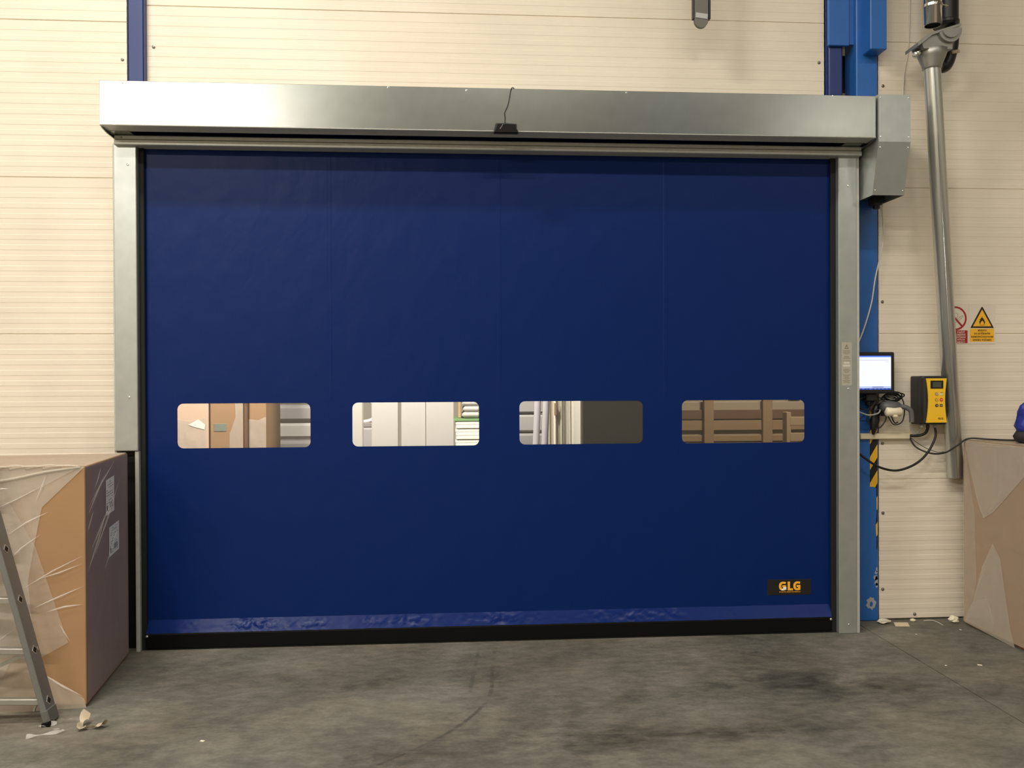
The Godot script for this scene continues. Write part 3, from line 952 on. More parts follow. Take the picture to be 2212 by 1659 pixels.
func control_box() -> void:
	var o := thing("control_box", "black control box with a yellow keypad front, on the wall by the pipe", "control box", Vector3(2.745, 1.297, -0.28))
	var s := mb()
	box(s, Vector3(0, 0, 0), Vector3(0.155, 0.316, 0.115), 0.008)
	obj("back_shell", s, M.black_plastic, o)
	s = mb()
	box(s, Vector3(-0.001, 0.003, 0.118), Vector3(0.156, 0.313, 0.174), 0.012)
	obj("front_shell", s, M.black_plastic, o)
	s = mb()   # hourglass yellow face
	var p := PackedVector2Array()
	for i in 13:
		var v := i / 12.0
		p.append(Vector2(0.009 + 0.014 * sin(PI * v), 0.016 + 0.284 * v))
	for i in 13:
		var v := 1.0 - i / 12.0
		p.append(Vector2(0.146 - 0.012 * sin(PI * v), 0.016 + 0.284 * v))
	prism(s, p, 0.172, 0.180)
	var f := obj("yellow_face", s, M.panel_yellow, o)
	s = mb()
	box(s, Vector3(0.036, 0.234, 0.179), Vector3(0.122, 0.286, 0.1825), 0.002)
	var dsp := obj("display_frame", s, M.black_glossy, f)
	s = mb()
	box(s, Vector3(0.050, 0.242, 0.182), Vector3(0.108, 0.276, 0.1832), 0.0008)
	obj("display", s, M.lcd, o)
	var disc := func(x: float, y: float, r: float, m: Material, square := false) -> Node:
		var t := mb()
		if square:
			box(t, Vector3(x - r, y - r * 0.85, 0.179), Vector3(x + r, y + r * 0.85, 0.1825), 0.002)
		else:
			lathe(t, [[r, 0.179], [r, 0.1818], [r - 0.001, 0.1825], [0.0, 0.1825]], Transform3D(Basis(Vector3.RIGHT, PI / 2), Vector3(x, y, 0)), 20, -1)
		return obj("button", t, m, f)
	disc.call(0.078, 0.200, 0.0105, M.button_dark)
	disc.call(0.078, 0.162, 0.0105, M.button_dark)
	disc.call(0.078, 0.126, 0.0105, M.button_dark)
	disc.call(0.109, 0.199, 0.010, M.button_cream, true)
	disc.call(0.108, 0.163, 0.0115, M.button_red)
	disc.call(0.108, 0.126, 0.010, M.button_dark, true)
	for y in [0.200, 0.162]:
		s = mb()
		lathe(s, [[0.0085, 0.0], [0.0085, 0.001], [0.0, 0.001]], Transform3D(Basis(Vector3.RIGHT, PI / 2), Vector3(0.078, y, 0.1825)), 20, -1)
		obj("key_cap", s, M.button_cream if y > 0.19 else M.panel_yellow, f)
	var arrow := func(x: float, y: float, z: float, up_: float, m: Material) -> void:
		var t := mb()
		prism(t, PackedVector2Array([Vector2(-0.0015, -0.005 * up_), Vector2(0.0015, -0.005 * up_), Vector2(0.0015, 0.0), Vector2(0.004, 0.0), Vector2(0, 0.006 * up_), Vector2(-0.004, 0.0), Vector2(-0.0015, 0.0)]), z, z + 0.0006, Transform3D(Basis(), Vector3(x, y, 0)))
		obj("symbol", t, m, f)
	arrow.call(0.078, 0.200, 0.1835, 1.0, M.button_dark)
	arrow.call(0.078, 0.126, 0.1825, -1.0, M.button_cream)
	s = mb()
	box(s, Vector3(0.0735, 0.1605, 0.1835), Vector3(0.0825, 0.1635, 0.1841), 0.0002, Transform3D())
	obj("symbol", s, M.button_dark, f)
	s = mb()
	box(s, Vector3(0.100, 0.206, 0.1825), Vector3(0.118, 0.2085, 0.1831), 0.0002)
	obj("symbol", s, M.button_dark, f)
	s = mb()
	box(s, Vector3(0.100, 0.1615, 0.1825), Vector3(0.116, 0.1645, 0.1831), 0.0002)
	obj("symbol", s, M.button_cream, f)
	s = mb()
	box(s, Vector3(0.101, 0.1275, 0.1825), Vector3(0.115, 0.129, 0.1831), 0.0002)
	obj("symbol", s, M.button_cream, f)
	s = mb()
	box(s, Vector3(0.101, 0.1225, 0.1825), Vector3(0.115, 0.1245, 0.1831), 0.0002)
	obj("symbol", s, M.button_cream, f)
	text("letters", "GLG", 0.011, Vector3(0.104, 0.042, 0.1806), M.button_dark, f, true, 0.034)
	for x in [0.03, 0.07, 0.117]:
		s = mb()
		lathe(s, [[0.0, -0.022], [0.011, -0.022], [0.012, -0.008], [0.009, -0.006], [0.009, 0.004]], Transform3D(Basis(), Vector3(x, 0, 0.09)), 14, -1)
		obj("cable_gland", s, M.grey_cable if x != 0.07 else M.black_plastic, o)

func monitor() -> void:
	var o := thing("monitor", "flat black monitor with a bright white screen, partly behind the door guide", "monitor", Vector3(2.41, 1.50, -0.14))
	var s := mb()
	box(s, Vector3(-0.175, 0.0, -0.04), Vector3(0.150, 0.268, 0.012), 0.008)
	obj("casing", s, M.black_plastic, o)
	var im := Image.create(160, 112, false, Image.FORMAT_RGB8)
	im.fill(Color(0.95, 0.97, 1.0))
	im.fill_rect(Rect2i(0, 0, 160, 4), Color(0.30, 0.45, 0.90))
	im.fill_rect(Rect2i(0, 4, 160, 2), Color(0.8, 0.86, 0.96))
	im.fill_rect(Rect2i(0, 14, 150, 1), Color(0.55, 0.6, 0.68))
	im.fill_rect(Rect2i(0, 102, 160, 3), Color(0.55, 0.66, 0.92))
	im.fill_rect(Rect2i(90, 102, 42, 3), Color(0.2, 0.3, 0.65))
	im.fill_rect(Rect2i(0, 107, 160, 5), Color(0.25, 0.38, 0.78))
	for x in [30, 44, 60, 71, 90, 104, 118, 133, 148]:
		im.fill_rect(Rect2i(x, 108, 8, 3), Color(0.12, 0.16, 0.4))
	im.fill_rect(Rect2i(138, 20, 14, 1), Color(0.7, 0.75, 0.82))
	var m := mat("screen", Color(0.02, 0.02, 0.02), 0.3)
	m.emission_enabled = true
	m.emission_texture = ImageTexture.create_from_image(im)
	m.emission = Color(1, 1, 1)
	m.emission_operator = BaseMaterial3D.EMISSION_OP_MULTIPLY
	m.emission_energy_multiplier = 2.2
	s = mb()
	s.set_smooth_group(-1)
	uvquad(s, Vector3(-0.160, 0.026, 0.0128), Vector3(0.124, 0.026, 0.0128), Vector3(0.124, 0.244, 0.0128), Vector3(-0.160, 0.244, 0.0128))
	obj("screen", s, m, o)
	s = mb()
	box(s, Vector3(-0.03, 0.08, -0.12), Vector3(0.06, 0.18, -0.04), 0.006)
	obj("wall_mount", s, M.black_plastic, o)
	s = mb()
	box(s, Vector3(-0.02, -0.05, -0.09), Vector3(0.05, 0.0, -0.02), 0.006)
	obj("foot_mount", s, M.black_plastic, o)
	var a := AreaLight3D.new()
	a.name = "screen_light"
	a.area_size = Vector2(0.28, 0.21)
	a.light_energy = 0.05
	a.light_color = Color(0.85, 0.92, 1.0)
	a.area_range = 20.0
	a.area_attenuation = 2.0
	a.shadow_enabled = true
	a.rotation = Vector3(0, PI, 0)
	a.basis = Basis(Vector3.UP, PI)
	a.position = Vector3(-0.018, 0.135, 0.02)
	o.add_child(a, true)

func scanner() -> void:
	var o := thing("barcode_scanner", "grey hand scanner with a cream nose hanging among cables beside the monitor", "scanner", Vector3(2.55, 1.40, -0.17))
	var s := mb()
	lathe(s, [[0.0, -0.07], [0.030, -0.066], [0.044, -0.05], [0.048, 0.0], [0.040, 0.05], [0.022, 0.064], [0.0, 0.066]], Transform3D(Basis(Vector3.BACK, PI / 2 - 0.08) * Basis().scaled(Vector3(0.85, 1, 1)), Vector3(-0.006, 0.012, 0.015)), 24)
	obj("head", s, M.scanner_grey, o)
	s = mb()
	lathe(s, [[0.0, -0.052], [0.024, -0.05], [0.030, -0.044], [0.026, 0.0], [0.030, 0.044], [0.024, 0.05], [0.0, 0.052]], Transform3D(Basis(Vector3.BACK, PI / 2), Vector3(-0.006, -0.016, 0.052)), 20)
	box(s, Vector3(-0.015, -0.05, 0.045), Vector3(0.012, -0.035, 0.075), 0.003)
	obj("nose", s, M.scanner_cream, o)
	s = mb()
	tube(s, [Vector3(0.02, 0.02, 0.03), Vector3(0.075, 0.012, 0.05), Vector3(0.105, -0.01, 0.06), Vector3(0.112, -0.05, 0.06), Vector3(0.112, -0.085, 0.06)], 0.016, 14)
	obj("handle", s, M.scanner_grey, o)
	s = mb()
	box(s, Vector3(-0.055, -0.045, -0.06), Vector3(0.06, 0.04, 0.0), 0.012)
	obj("holder", s, M.black_plastic, o)
	# a black bag-like adapter hanging from the cables
	var d := thing("power_adapter", "black power adapter dangling on its cable over the cream trunking", "adapter", Vector3(2.452, 1.23, -0.20))
	s = mb()
	lathe(s, [[0.0, 0.0], [0.008, 0.004], [0.026, 0.06], [0.030, 0.10], [0.022, 0.17], [0.010, 0.20], [0.0, 0.205]], Transform3D(Basis(Vector3.BACK, -0.12).scaled(Vector3(1, 1, 0.7)), Vector3.ZERO), 14)
	obj("body", s, M.black_plastic, d)
	s = mb()
	tube(s, [Vector3(0.02, 0.19, 0.0), Vector3(0.01, 0.26, 0.01), Vector3(0.03, 0.30, 0.01)], 0.004)
	obj("lead", s, M.black_cable, d)

func cable(called: String, label: String, pts: Array, r: float, m: Material) -> void:
	var s := mb()
	tube(s, pts, r, 10)
	tag(obj(called, s, m), label, "cable")

func cables() -> void:
	cable("thick_cable", "thick black cable looping from the control box back to the door guide", [Vector3(2.862, 1.284, -0.19), Vector3(2.855, 1.216, -0.17), Vector3(2.79, 1.115, -0.15), Vector3(2.70, 1.043, -0.14), Vector3(2.58, 1.004, -0.14), Vector3(2.475, 1.023, -0.15), Vector3(2.395, 1.07, -0.16), Vector3(2.32, 1.135, -0.18), Vector3(2.27, 1.2, -0.20)], 0.0075, M.black_cable)
	cable("black_cable", "black cable sagging from the trunking across the pipe to the right carton", [Vector3(2.722, 1.216, -0.25), Vector3(2.74, 1.15, -0.20), Vector3(2.81, 1.112, -0.15), Vector3(2.90, 1.115, -0.14), Vector3(2.975, 1.16, -0.13), Vector3(3.035, 1.208, -0.10), Vector3(3.13, 1.2075, -0.03), Vector3(3.2, 1.2075, 0.05), Vector3(3.34, 1.2075, 0.1)], 0.0055, M.black_cable)
	cable("short_cable", "short fat black cable from the trunking end up to the control box", [Vector3(2.722, 1.220, -0.255), Vector3(2.77, 1.222, -0.22), Vector3(2.805, 1.24, -0.20), Vector3(2.816, 1.275, -0.19)], 0.009, M.black_cable)
	cable("grey_cable", "thin grey cable between the trunking and the left gland of the control box", [Vector3(2.735, 1.30, -0.262), Vector3(2.75, 1.25, -0.25), Vector3(2.768, 1.232, -0.23), Vector3(2.776, 1.275, -0.19)], 0.0035, M.grey_cable)
	cable("thin_cable", "thin black cable hanging in a flat curve under the control box", [Vector3(2.73, 1.21, -0.255), Vector3(2.80, 1.15, -0.22), Vector3(2.88, 1.115, -0.2), Vector3(2.90, 1.12, -0.15)], 0.002, M.black_cable)
	cable("white_cable", "long white cable from under the motor cover down behind the right guide", [Vector3(2.555, 2.80, -0.262), Vector3(2.548, 2.70, -0.26), Vector3(2.52, 2.494, -0.20), Vector3(2.468, 2.253, -0.20), Vector3(2.437, 2.072, -0.20), Vector3(2.362, 1.850, -0.20), Vector3(2.27, 1.70, -0.20)], 0.0045, M.white_cable)
	cable("pale_cable", "pale grey cable sagging across the blue column under the monitor", [Vector3(2.30, 1.40, -0.16), Vector3(2.345, 1.378, -0.15), Vector3(2.40, 1.362, -0.15), Vector3(2.46, 1.374, -0.15), Vector3(2.485, 1.40, -0.17)], 0.005, M.grey_cable)
	# tangle by the scanner
	var o := thing("coiled_cable", "bundle of coiled black cables over the scanner, under the monitor corner", "cable", Vector3(2.55, 1.475, -0.18))
	var s: SurfaceTool
	for k in 7:
		s = mb()
		var pts := []
		var rx := 0.05 + 0.006 * (k % 4); var ry := 0.018 + 0.005 * (k % 3)
		for i in 17:
			var q := TAU * i / 16
			pts.append(Vector3(0.012 + cos(q) * rx + 0.002 * k, sin(q) * ry + 0.004 * (k - 3), 0.010 * (k - 3) + 0.006 * sin(q * 2 + k)))
		tube(s, pts, 0.0042, 6)
		obj("loop", s, M.black_cable, o)
	var runs := [[[-0.03, 0.0], [-0.07, -0.02], [-0.12, -0.05], [-0.13, -0.09], [-0.08, -0.12], [-0.05, -0.1]], [[-0.04, -0.01], [-0.1, 0.0], [-0.14, -0.04], [-0.11, -0.085], [-0.04, -0.06]], [[-0.05, 0.0], [-0.06, -0.06], [-0.03, -0.13], [-0.07, -0.19], [-0.11, -0.20]], [[0.07, 0.0], [0.085, -0.04], [0.09, -0.1], [0.07, -0.16], [0.02, -0.175], [-0.01, -0.13], [-0.03, -0.09]], [[-0.02, -0.06], [0.0, -0.12], [0.025, -0.165], [0.05, -0.16]], [[-0.12, 0.02], [-0.2, -0.01], [-0.22, -0.05], [-0.17, -0.08], [-0.12, -0.06]], [[-0.10, -0.02], [-0.16, -0.12], [-0.15, -0.17]], [[-0.13, -0.06], [-0.2, -0.13], [-0.25, -0.16], [-0.27, -0.22]]]
	for k in runs.size():
		s = mb()
		var pts := []
		for q in runs[k]:
			pts.append(Vector3(q[0], q[1], 0.015 + 0.01 * sin(k * 2.0 + q[0] * 30.0)))
		tube(s, pts, 0.0038, 6)
		obj("lead", s, M.black_cable, o)
	s = mb()
	box(s, Vector3(-0.14, -0.055, -0.055), Vector3(-0.075, 0.03, -0.01), 0.006)
	obj("plug_block", s, M.black_plastic, o)

func signs() -> void:
	var z := -0.2795
	var o := thing("fire_sign", "white sign with a yellow flame triangle over yellow lettering, right of the pipe", "sign", Vector3(3.243, 1.825, z))
	var s := mb()
	box(s, Vector3(-0.093, 0.0, 0.0), Vector3(0.093, 0.262, 0.0012), 0.0004)
	obj("plate", s, M.sign_white, o)
	s = mb()
	prism(s, PackedVector2Array([Vector2(-0.082, 0.106), Vector2(0.082, 0.106), Vector2(0.004, 0.246), Vector2(-0.004, 0.246)]), 0.001, 0.0018)
	obj("triangle", s, M.sign_black, o)
	s = mb()
	prism(s, PackedVector2Array([Vector2(-0.064, 0.117), Vector2(0.064, 0.117), Vector2(0.0, 0.229)]), 0.0018, 0.0024)
	obj("yellow_field", s, M.sign_yellow, o)
	s = mb()
	prism(s, PackedVector2Array([Vector2(-0.013, 0.130), Vector2(-0.020, 0.140), Vector2(-0.019, 0.152), Vector2(-0.014, 0.157), Vector2(-0.017, 0.163), Vector2(-0.010, 0.167), Vector2(-0.009, 0.174), Vector2(-0.004, 0.172), Vector2(-0.001, 0.184), Vector2(0.003, 0.173), Vector2(0.008, 0.171), Vector2(0.010, 0.162), Vector2(0.016, 0.161), Vector2(0.014, 0.154), Vector2(0.020, 0.148), Vector2(0.018, 0.136), Vector2(0.012, 0.129), Vector2(0.013, 0.140), Vector2(0.008, 0.149), Vector2(0.002, 0.156), Vector2(-0.006, 0.149), Vector2(-0.012, 0.142)]), 0.0024, 0.003)
	box(s, Vector3(-0.018, 0.1245, 0.0024), Vector3(0.018, 0.1265, 0.003))
	obj("flame", s, M.sign_black, o)
	s = mb()
	box(s, Vector3(-0.085, 0.014, 0.001), Vector3(0.083, 0.101, 0.0018), 0.0003)
	obj("text_panel", s, M.sign_yellow, o)
	var k := 0
	for w in [["MIESTO", 0.058], ["SO ZVÝŠENÝM", 0.110], ["NEBEZPEČENSTVOM", 0.152], ["VZNIKU POŽIARU", 0.130]]:
		text("lettering", w[0], 0.0115, Vector3(0.0, 0.0895 - 0.0212 * k, 0.002), M.sign_black, o, true, w[1])
		k += 1
	o = thing("no_smoking_sign", "white no-smoking sign with a red ring, half hidden by the galvanised pipe", "sign", Vector3(3.056, 1.825, z))
	s = mb()
	box(s, Vector3(-0.093, 0.0, 0.0), Vector3(0.093, 0.260, 0.0012), 0.0004)
	obj("plate", s, M.sign_white, o)
	s = mb()
	lathe(s, [[0.068, 0.001], [0.068, 0.002], [0.080, 0.002], [0.080, 0.001]], Transform3D(Basis(Vector3.RIGHT, PI / 2), Vector3(0, 0.170, 0)), 48, -1)
	box(s, Vector3(-0.070, -0.006, 0.0016), Vector3(0.070, 0.006, 0.0024), 0.0, Transform3D(Basis(Vector3.BACK, -0.83), Vector3(0, 0.170, 0)))
	obj("ring", s, M.sign_red, o)
	s = mb()
	for q in [[Vector3(0.008, 0.160, 0), Vector3(0.044, 0.186, 0)], [Vector3(0.016, 0.150, 0), Vector3(0.050, 0.176, 0)], [Vector3(-0.04, 0.128, 0), Vector3(0.008, 0.160, 0)], [Vector3(-0.032, 0.116, 0), Vector3(0.016, 0.150, 0)]]:
		rod(s, q[0] + Vector3(0, 0, 0.0015), q[1] + Vector3(0, 0, 0.0015), 0.0011, 6)
	tube(s, [Vector3(0.044, 0.186, 0.0015), Vector3(0.051, 0.188, 0.0015), Vector3(0.054, 0.181, 0.0015), Vector3(0.050, 0.176, 0.0015)], 0.0011, 6)
	tube(s, [Vector3(0.004, 0.170, 0.0015), Vector3(0.018, 0.182, 0.0015), Vector3(0.016, 0.20, 0.0015), Vector3(0.0, 0.207, 0.0015)], 0.0011, 6)
	obj("cigarette", s, M.sign_grey, o)
	s = mb()
	box(s, Vector3(-0.087, 0.005, 0.001), Vector3(0.086, 0.090, 0.0018), 0.0003)
	obj("text_panel", s, M.sign_red, o)
	k = 0
	for w in [["FAJČIŤ", 0.030], ["OBJEKTE", 0.036], ["ESTOROV", 0.037], ["VÝCH", 0.030], ["AROV !", 0.032]]:
		text("lettering", w[0], 0.0105, Vector3(0.040, 0.0775 - 0.0165 * k, 0.002), M.sign_white, o, true, w[1] * 1.7)
		k += 1

# ------------------------------------------------------------------ cartons
func sheet(called: String, pts: Array, off: float, m: Material, parent: Node, t: Transform3D) -> MeshInstance3D:   # a layer of film on a face, outline in the face's xy
	var s := mb()
	s.set_smooth_group(-1)
	var p := PackedVector2Array()
	for v in pts:
		p.append(Vector2(v[0], v[1]))
	if Geometry2D.is_polygon_clockwise(p):
		p.reverse()
	var idx := Geometry2D.triangulate_polygon(p)
	for i in range(0, idx.size(), 3):
		var a := p[idx[i]]; var b := p[idx[i + 1]]; var c := p[idx[i + 2]]
		if (b - a).cross(c - a) < 0:
			var k := b; b = c; c = k
		tri(s, t * Vector3(a.x, a.y, off), t * Vector3(b.x, b.y, off), t * Vector3(c.x, c.y, off))
	return obj(called, s, m, parent)

func crease(s: SurfaceTool, a: Vector2, b: Vector2, off: float, w: float, t: Transform3D) -> void:   # a tapering fold in the film
	s.set_smooth_group(-1)
	var n := (b - a).orthogonal().normalized()
	var c := (a + b) / 2 + n * w * rng.randf_range(-1.5, 1.5)
	var l := [a, a.lerp(c, 0.55), c, c.lerp(b, 0.5), b]
	var wd := [0.0, 0.7, 1.0, 0.6, 0.0]
	for i in 4:
		for q in [-1.0, 1.0]:
			var p0: Vector2 = l[i]; var p1: Vector2 = l[i + 1]
			var e0 := t * Vector3(p0.x + n.x * w * wd[i] * q, p0.y + n.y * w * wd[i] * q, off)
			var e1 := t * Vector3(p1.x + n.x * w * wd[i + 1] * q, p1.y + n.y * w * wd[i + 1] * q, off)
			var m0 := t * Vector3(p0.x, p0.y, off + w * 0.8 * wd[i]); var m1 := t * Vector3(p1.x, p1.y, off + w * 0.8 * wd[i + 1])
			if q < 0:
				quad(s, m0, m1, e1, e0)
			else:
				quad(s, e0, e1, m1, m0)

func label_texture(sd: int) -> ImageTexture:
	var r := RandomNumberGenerator.new(); r.seed = sd
	var im := Image.create(64, 96, false, Image.FORMAT_RGB8)
	im.fill(Color(0.93, 0.93, 0.93))
	for k in 12:
		var y := 8 + k * 7
		var x := 5 + r.randi_range(0, 8)
		while x < 50:
			var l := r.randi_range(3, 9)
			if r.randf() < 0.6:
				im.fill_rect(Rect2i(x, y, l, 2), Color(0.45, 0.44, 0.46))
			x += l + 3
	im.fill_rect(Rect2i(6, 70, 7, 14), Color(0.15, 0.15, 0.16))
	for k in 9:
		im.fill_rect(Rect2i(30 + k * 3, 66, 1 + k % 2, 16), Color(0.3, 0.3, 0.32))
	return ImageTexture.create_from_image(im)

func cartons() -> void:
	# left: box turned by 7.5 degrees, its near right corner is the origin of its faces
	var o := thing("wrapped_carton", "tall film-wrapped brown carton left of the door, two white labels on its side", "carton", Vector3(-2.083, 0, 0.846))
	o.rotation.y = deg_to_rad(6.5)
	var w := 1.05; var h := 1.182; var dp := 0.80
	var s := mb()
	box(s, Vector3(-w, 0.012, -dp), Vector3(0, h, 0), 0.004)
	obj("body", s, M.cardboard, o)
	s = mb()
	box(s, Vector3(-w - 0.005, 0.0, -dp + 0.005), Vector3(-0.006, 0.012, -0.006))
	obj("base", s, M.cardboard_dark, o)
	var front := Transform3D(Basis(), Vector3(0, 0, 0.0))
	var side := Transform3D(Basis(Vector3.UP, PI / 2), Vector3(0.0, 0, 0))        # local x runs away from the viewer
	var top := Transform3D(Basis(Vector3.RIGHT, -PI / 2), Vector3(0, h, 0))
	var film := Node3D.new(); film.name = "stretch_film"; o.add_child(film, true)
	sheet("front_layer", [[0, 1.184], [-0.195, 0.99], [-0.23, 0.81], [-0.26, 0.63], [-0.24, 0.40], [-0.21, 0.19], [-0.01, 0.045], [0, 0.0], [-w, 0.0], [-w, 1.184]], 0.004, M.film_milky, film, front)
	sheet("inner_layer", [[-0.225, 0.80], [-0.08, 0.325], [-0.22, 0.25], [-0.6, 0.3], [-0.9, 0.9], [-0.34, 1.02]], 0.007, M.film_thin, film, front)
	sheet("upper_layer", [[-0.02, 1.184], [-0.45, 0.95], [-0.60, 0.72], [-w, 0.85], [-w, 1.184]], 0.0085, M.film_thin, film, front)
	sheet("lower_layer", [[-0.35, 0.62], [-0.28, 0.38], [-0.45, 0.0], [-w, 0.0], [-w, 0.5]], 0.0095, M.film_thin, film, front)
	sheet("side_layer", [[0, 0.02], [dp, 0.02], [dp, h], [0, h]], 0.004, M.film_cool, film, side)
	sheet("top_layer", [[-w, 0], [0, 0], [0, dp], [-w, dp]], 0.004, M.film_milky, film, top)
	rng.seed = 17
	for q in [[-0.28, 0.60, -0.005, 0.75], [-0.22, 0.64, -0.01, 0.71], [-0.24, 0.50, -0.005, 0.60], [-0.18, 0.48, -0.01, 0.51], [-0.35, 0.86, -0.16, 0.97], [-0.42, 0.98, -0.2, 1.09], [-0.22, 1.02, -0.17, 1.16], [-0.36, 0.72, -0.2, 0.86], [-0.4, 1.07, -0.34, 1.085], [-0.44, 0.30, -0.30, 0.42], [-0.20, 0.185, -0.01, 0.055], [-0.12, 0.42, -0.07, 0.33], [-0.5, 0.8, -0.34, 0.9] ]:
		s = mb()
		crease(s, Vector2(q[0], q[1]), Vector2(q[2], q[3]), 0.009, rng.randf_range(0.004, 0.008), front)
		obj("crease", s, M.film_crease, film)
	for q in [[0.03, 0.94, 0.34, 1.12], [0.02, 0.97, 0.52, 1.165], [0.06, 0.75, 0.50, 0.97], [0.02, 0.66, 0.36, 0.92], [0.10, 0.70, 0.62, 1.05], [0.15, 1.06, 0.25, 1.15], [0.02, 0.86, 0.12, 0.95], [0.3, 0.6, 0.6, 0.82] ]:
		s = mb()
		crease(s, Vector2(q[0], q[1]), Vector2(q[2], q[3]), 0.005, rng.randf_range(0.003, 0.007), side)
		obj("crease", s, M.film_crease, film)
	s = mb()   # the film bunches along the top front edge
	for k in 7:
		var x := -0.03 - 0.075 * k
		tube(s, [Vector3(x, h + 0.004, 0.004), Vector3(x - 0.05, h + 0.010 + 0.004 * (k % 2), 0.012), Vector3(x - 0.11, h + 0.006, 0.008), Vector3(x - 0.16, h - 0.004, 0.006)], 0.005, 6)
	tube(s, [Vector3(-0.02, h, 0.004), Vector3(-0.18, h - 0.02, 0.012), Vector3(-0.36, h - 0.055, 0.012), Vector3(-0.6, h - 0.08, 0.01)], 0.006, 6)
	obj("gathered_edge", s, M.film_milky, film)
	for q in [[0.345, 0.885, 0.16, 0.20, 41], [0.40, 0.655, 0.20, 0.17, 42]]:
		s = mb()
		s.set_smooth_group(-1)
		var lm := mat("label_print_%d" % q[4], Color(1, 1, 1), 0.6)
		lm.albedo_texture = label_texture(q[4])
		uvquad(s, side * Vector3(q[0], q[1], 0.005), side * Vector3(q[0] + q[2], q[1] + 0.01, 0.005), side * Vector3(q[0] + q[2], q[1] + q[3], 0.005), side * Vector3(q[0], q[1] + q[3] - 0.01, 0.005))
		obj("white_label", s, lm, o)
	# right: its left side faces the viewer
	o = thing("wrapped_carton", "film-wrapped brown carton at the right edge, under the blue bag", "carton", Vector3(3.030, 0, -0.145))
	o.rotation.y = deg_to_rad(1.2)
	var l := 1.9
	h = 1.197
	s = mb()
	box(s, Vector3(0, 0.016, 0), Vector3(1.1, h, l), 0.004)
	obj("body", s, M.cardboard, o)
	s = mb()
	box(s, Vector3(0.02, 0.0, 0.02), Vector3(1.08, 0.016, l - 0.02))
	obj("base", s, M.cardboard_dark, o)
	side = Transform3D(Basis(Vector3.UP, -PI / 2), Vector3(0, 0, 0))   # local x towards the viewer
	film = Node3D.new(); film.name = "stretch_film"; o.add_child(film, true)
	sheet("whole_layer", [[0, 0.02], [l, 0.02], [l, h], [0, h]], 0.003, M.film_thin, film, side)
	sheet("upper_layer", [[0.02, h], [l, h], [l, 1.05], [0.58, 1.02], [0.48, 0.93], [0.30, 0.77], [0.21, 0.72], [0.12, 0.90], [0.06, 1.06]], 0.006, M.film_milky, film, side)
	sheet("lower_layer", [[0.02, 0.02], [0.09, 0.14], [0.20, 0.42], [0.30, 0.58], [0.37, 0.50], [0.40, 0.36], [0.46, 0.10], [0.50, 0.0], [0.48, -0.0]], 0.006, M.film_milky, film, side)
	sheet("base_layer", [[0.02, 0.03], [0.10, 0.17], [0.25, 0.23], [0.31, 0.08], [0.30, 0.03]], 0.008, M.film_thin, film, side)
	sheet("edge_layer", [[0.015, 0.03], [0.08, 0.12], [0.14, 0.30], [0.12, 0.75], [0.02, 1.15]], 0.0045, M.film_thin, film, side)
	sheet("top_layer", [[0, 0], [1.1, 0], [1.1, -l], [0, -l]], 0.003, M.film_milky, film, Transform3D(Basis(Vector3.RIGHT, -PI / 2), Vector3(0, h, 0)))
	rng.seed = 23
	for q in [[0.12, 0.90, 0.21, 0.72], [0.21, 0.72, 0.48, 0.93], [0.09, 0.14, 0.30, 0.58], [0.02, 1.17, 0.6, 1.185], [0.25, 0.23, 0.31, 0.08] ]:
		s = mb()
		crease(s, Vector2(q[0], q[1]), Vector2(q[2], q[3]), 0.006, 0.003, side)
		obj("crease", s, M.film_thin, film)
	# blue bag on it
	var b := thing("work_bag", "blue and black soft bag standing on the right carton", "bag", Vector3(3.29, 1.202, 0.2))
	var fn := FastNoiseLite.new(); fn.seed = 4; fn.frequency = 6.0
	var part := func(called: String, prof: Array, m: Material) -> void:
		var t := mb()
		t.set_smooth_group(0)
		var n := 28
		var rows := []
		for pr in prof:
			var row := []
			for k in n:
				var q := TAU * k / n
				var r: float = pr[0] * (1.0 + 0.35 * fn.get_noise_3d(cos(q) * 0.3, pr[1] * 1.4, sin(q) * 0.3))
				row.append(Vector3(cos(q) * r, pr[1], -sin(q) * r * 0.75))
			rows.append(row)
		for i in rows.size() - 1:
			for k in n:
				quad(t, rows[i][k], rows[i][(k + 1) % n], rows[i + 1][(k + 1) % n], rows[i + 1][k])
		for k in range(1, n - 1):
			tri(t, rows[-1][0], rows[-1][k], rows[-1][k + 1])
			tri(t, rows[0][0], rows[0][k + 1], rows[0][k])
		obj(called, t, m, b)
	part.call("lower_body", [[0.11, 0.0], [0.138, 0.01], [0.136, 0.04], [0.122, 0.07]], M.bag_dark)
	part.call("upper_body", [[0.121, 0.066], [0.126, 0.10], [0.122, 0.14], [0.108, 0.165], [0.113, 0.19], [0.105, 0.225], [0.07, 0.255], [0.02, 0.262]], M.bag_blue)
	s = mb()
	tube(s, [Vector3(-0.05, 0.24, 0.02), Vector3(-0.02, 0.30, 0.03), Vector3(0.04, 0.30, 0.03), Vector3(0.06, 0.24, 0.02)], 0.010, 8)
	obj("handle", s, M.bag_dark, b)

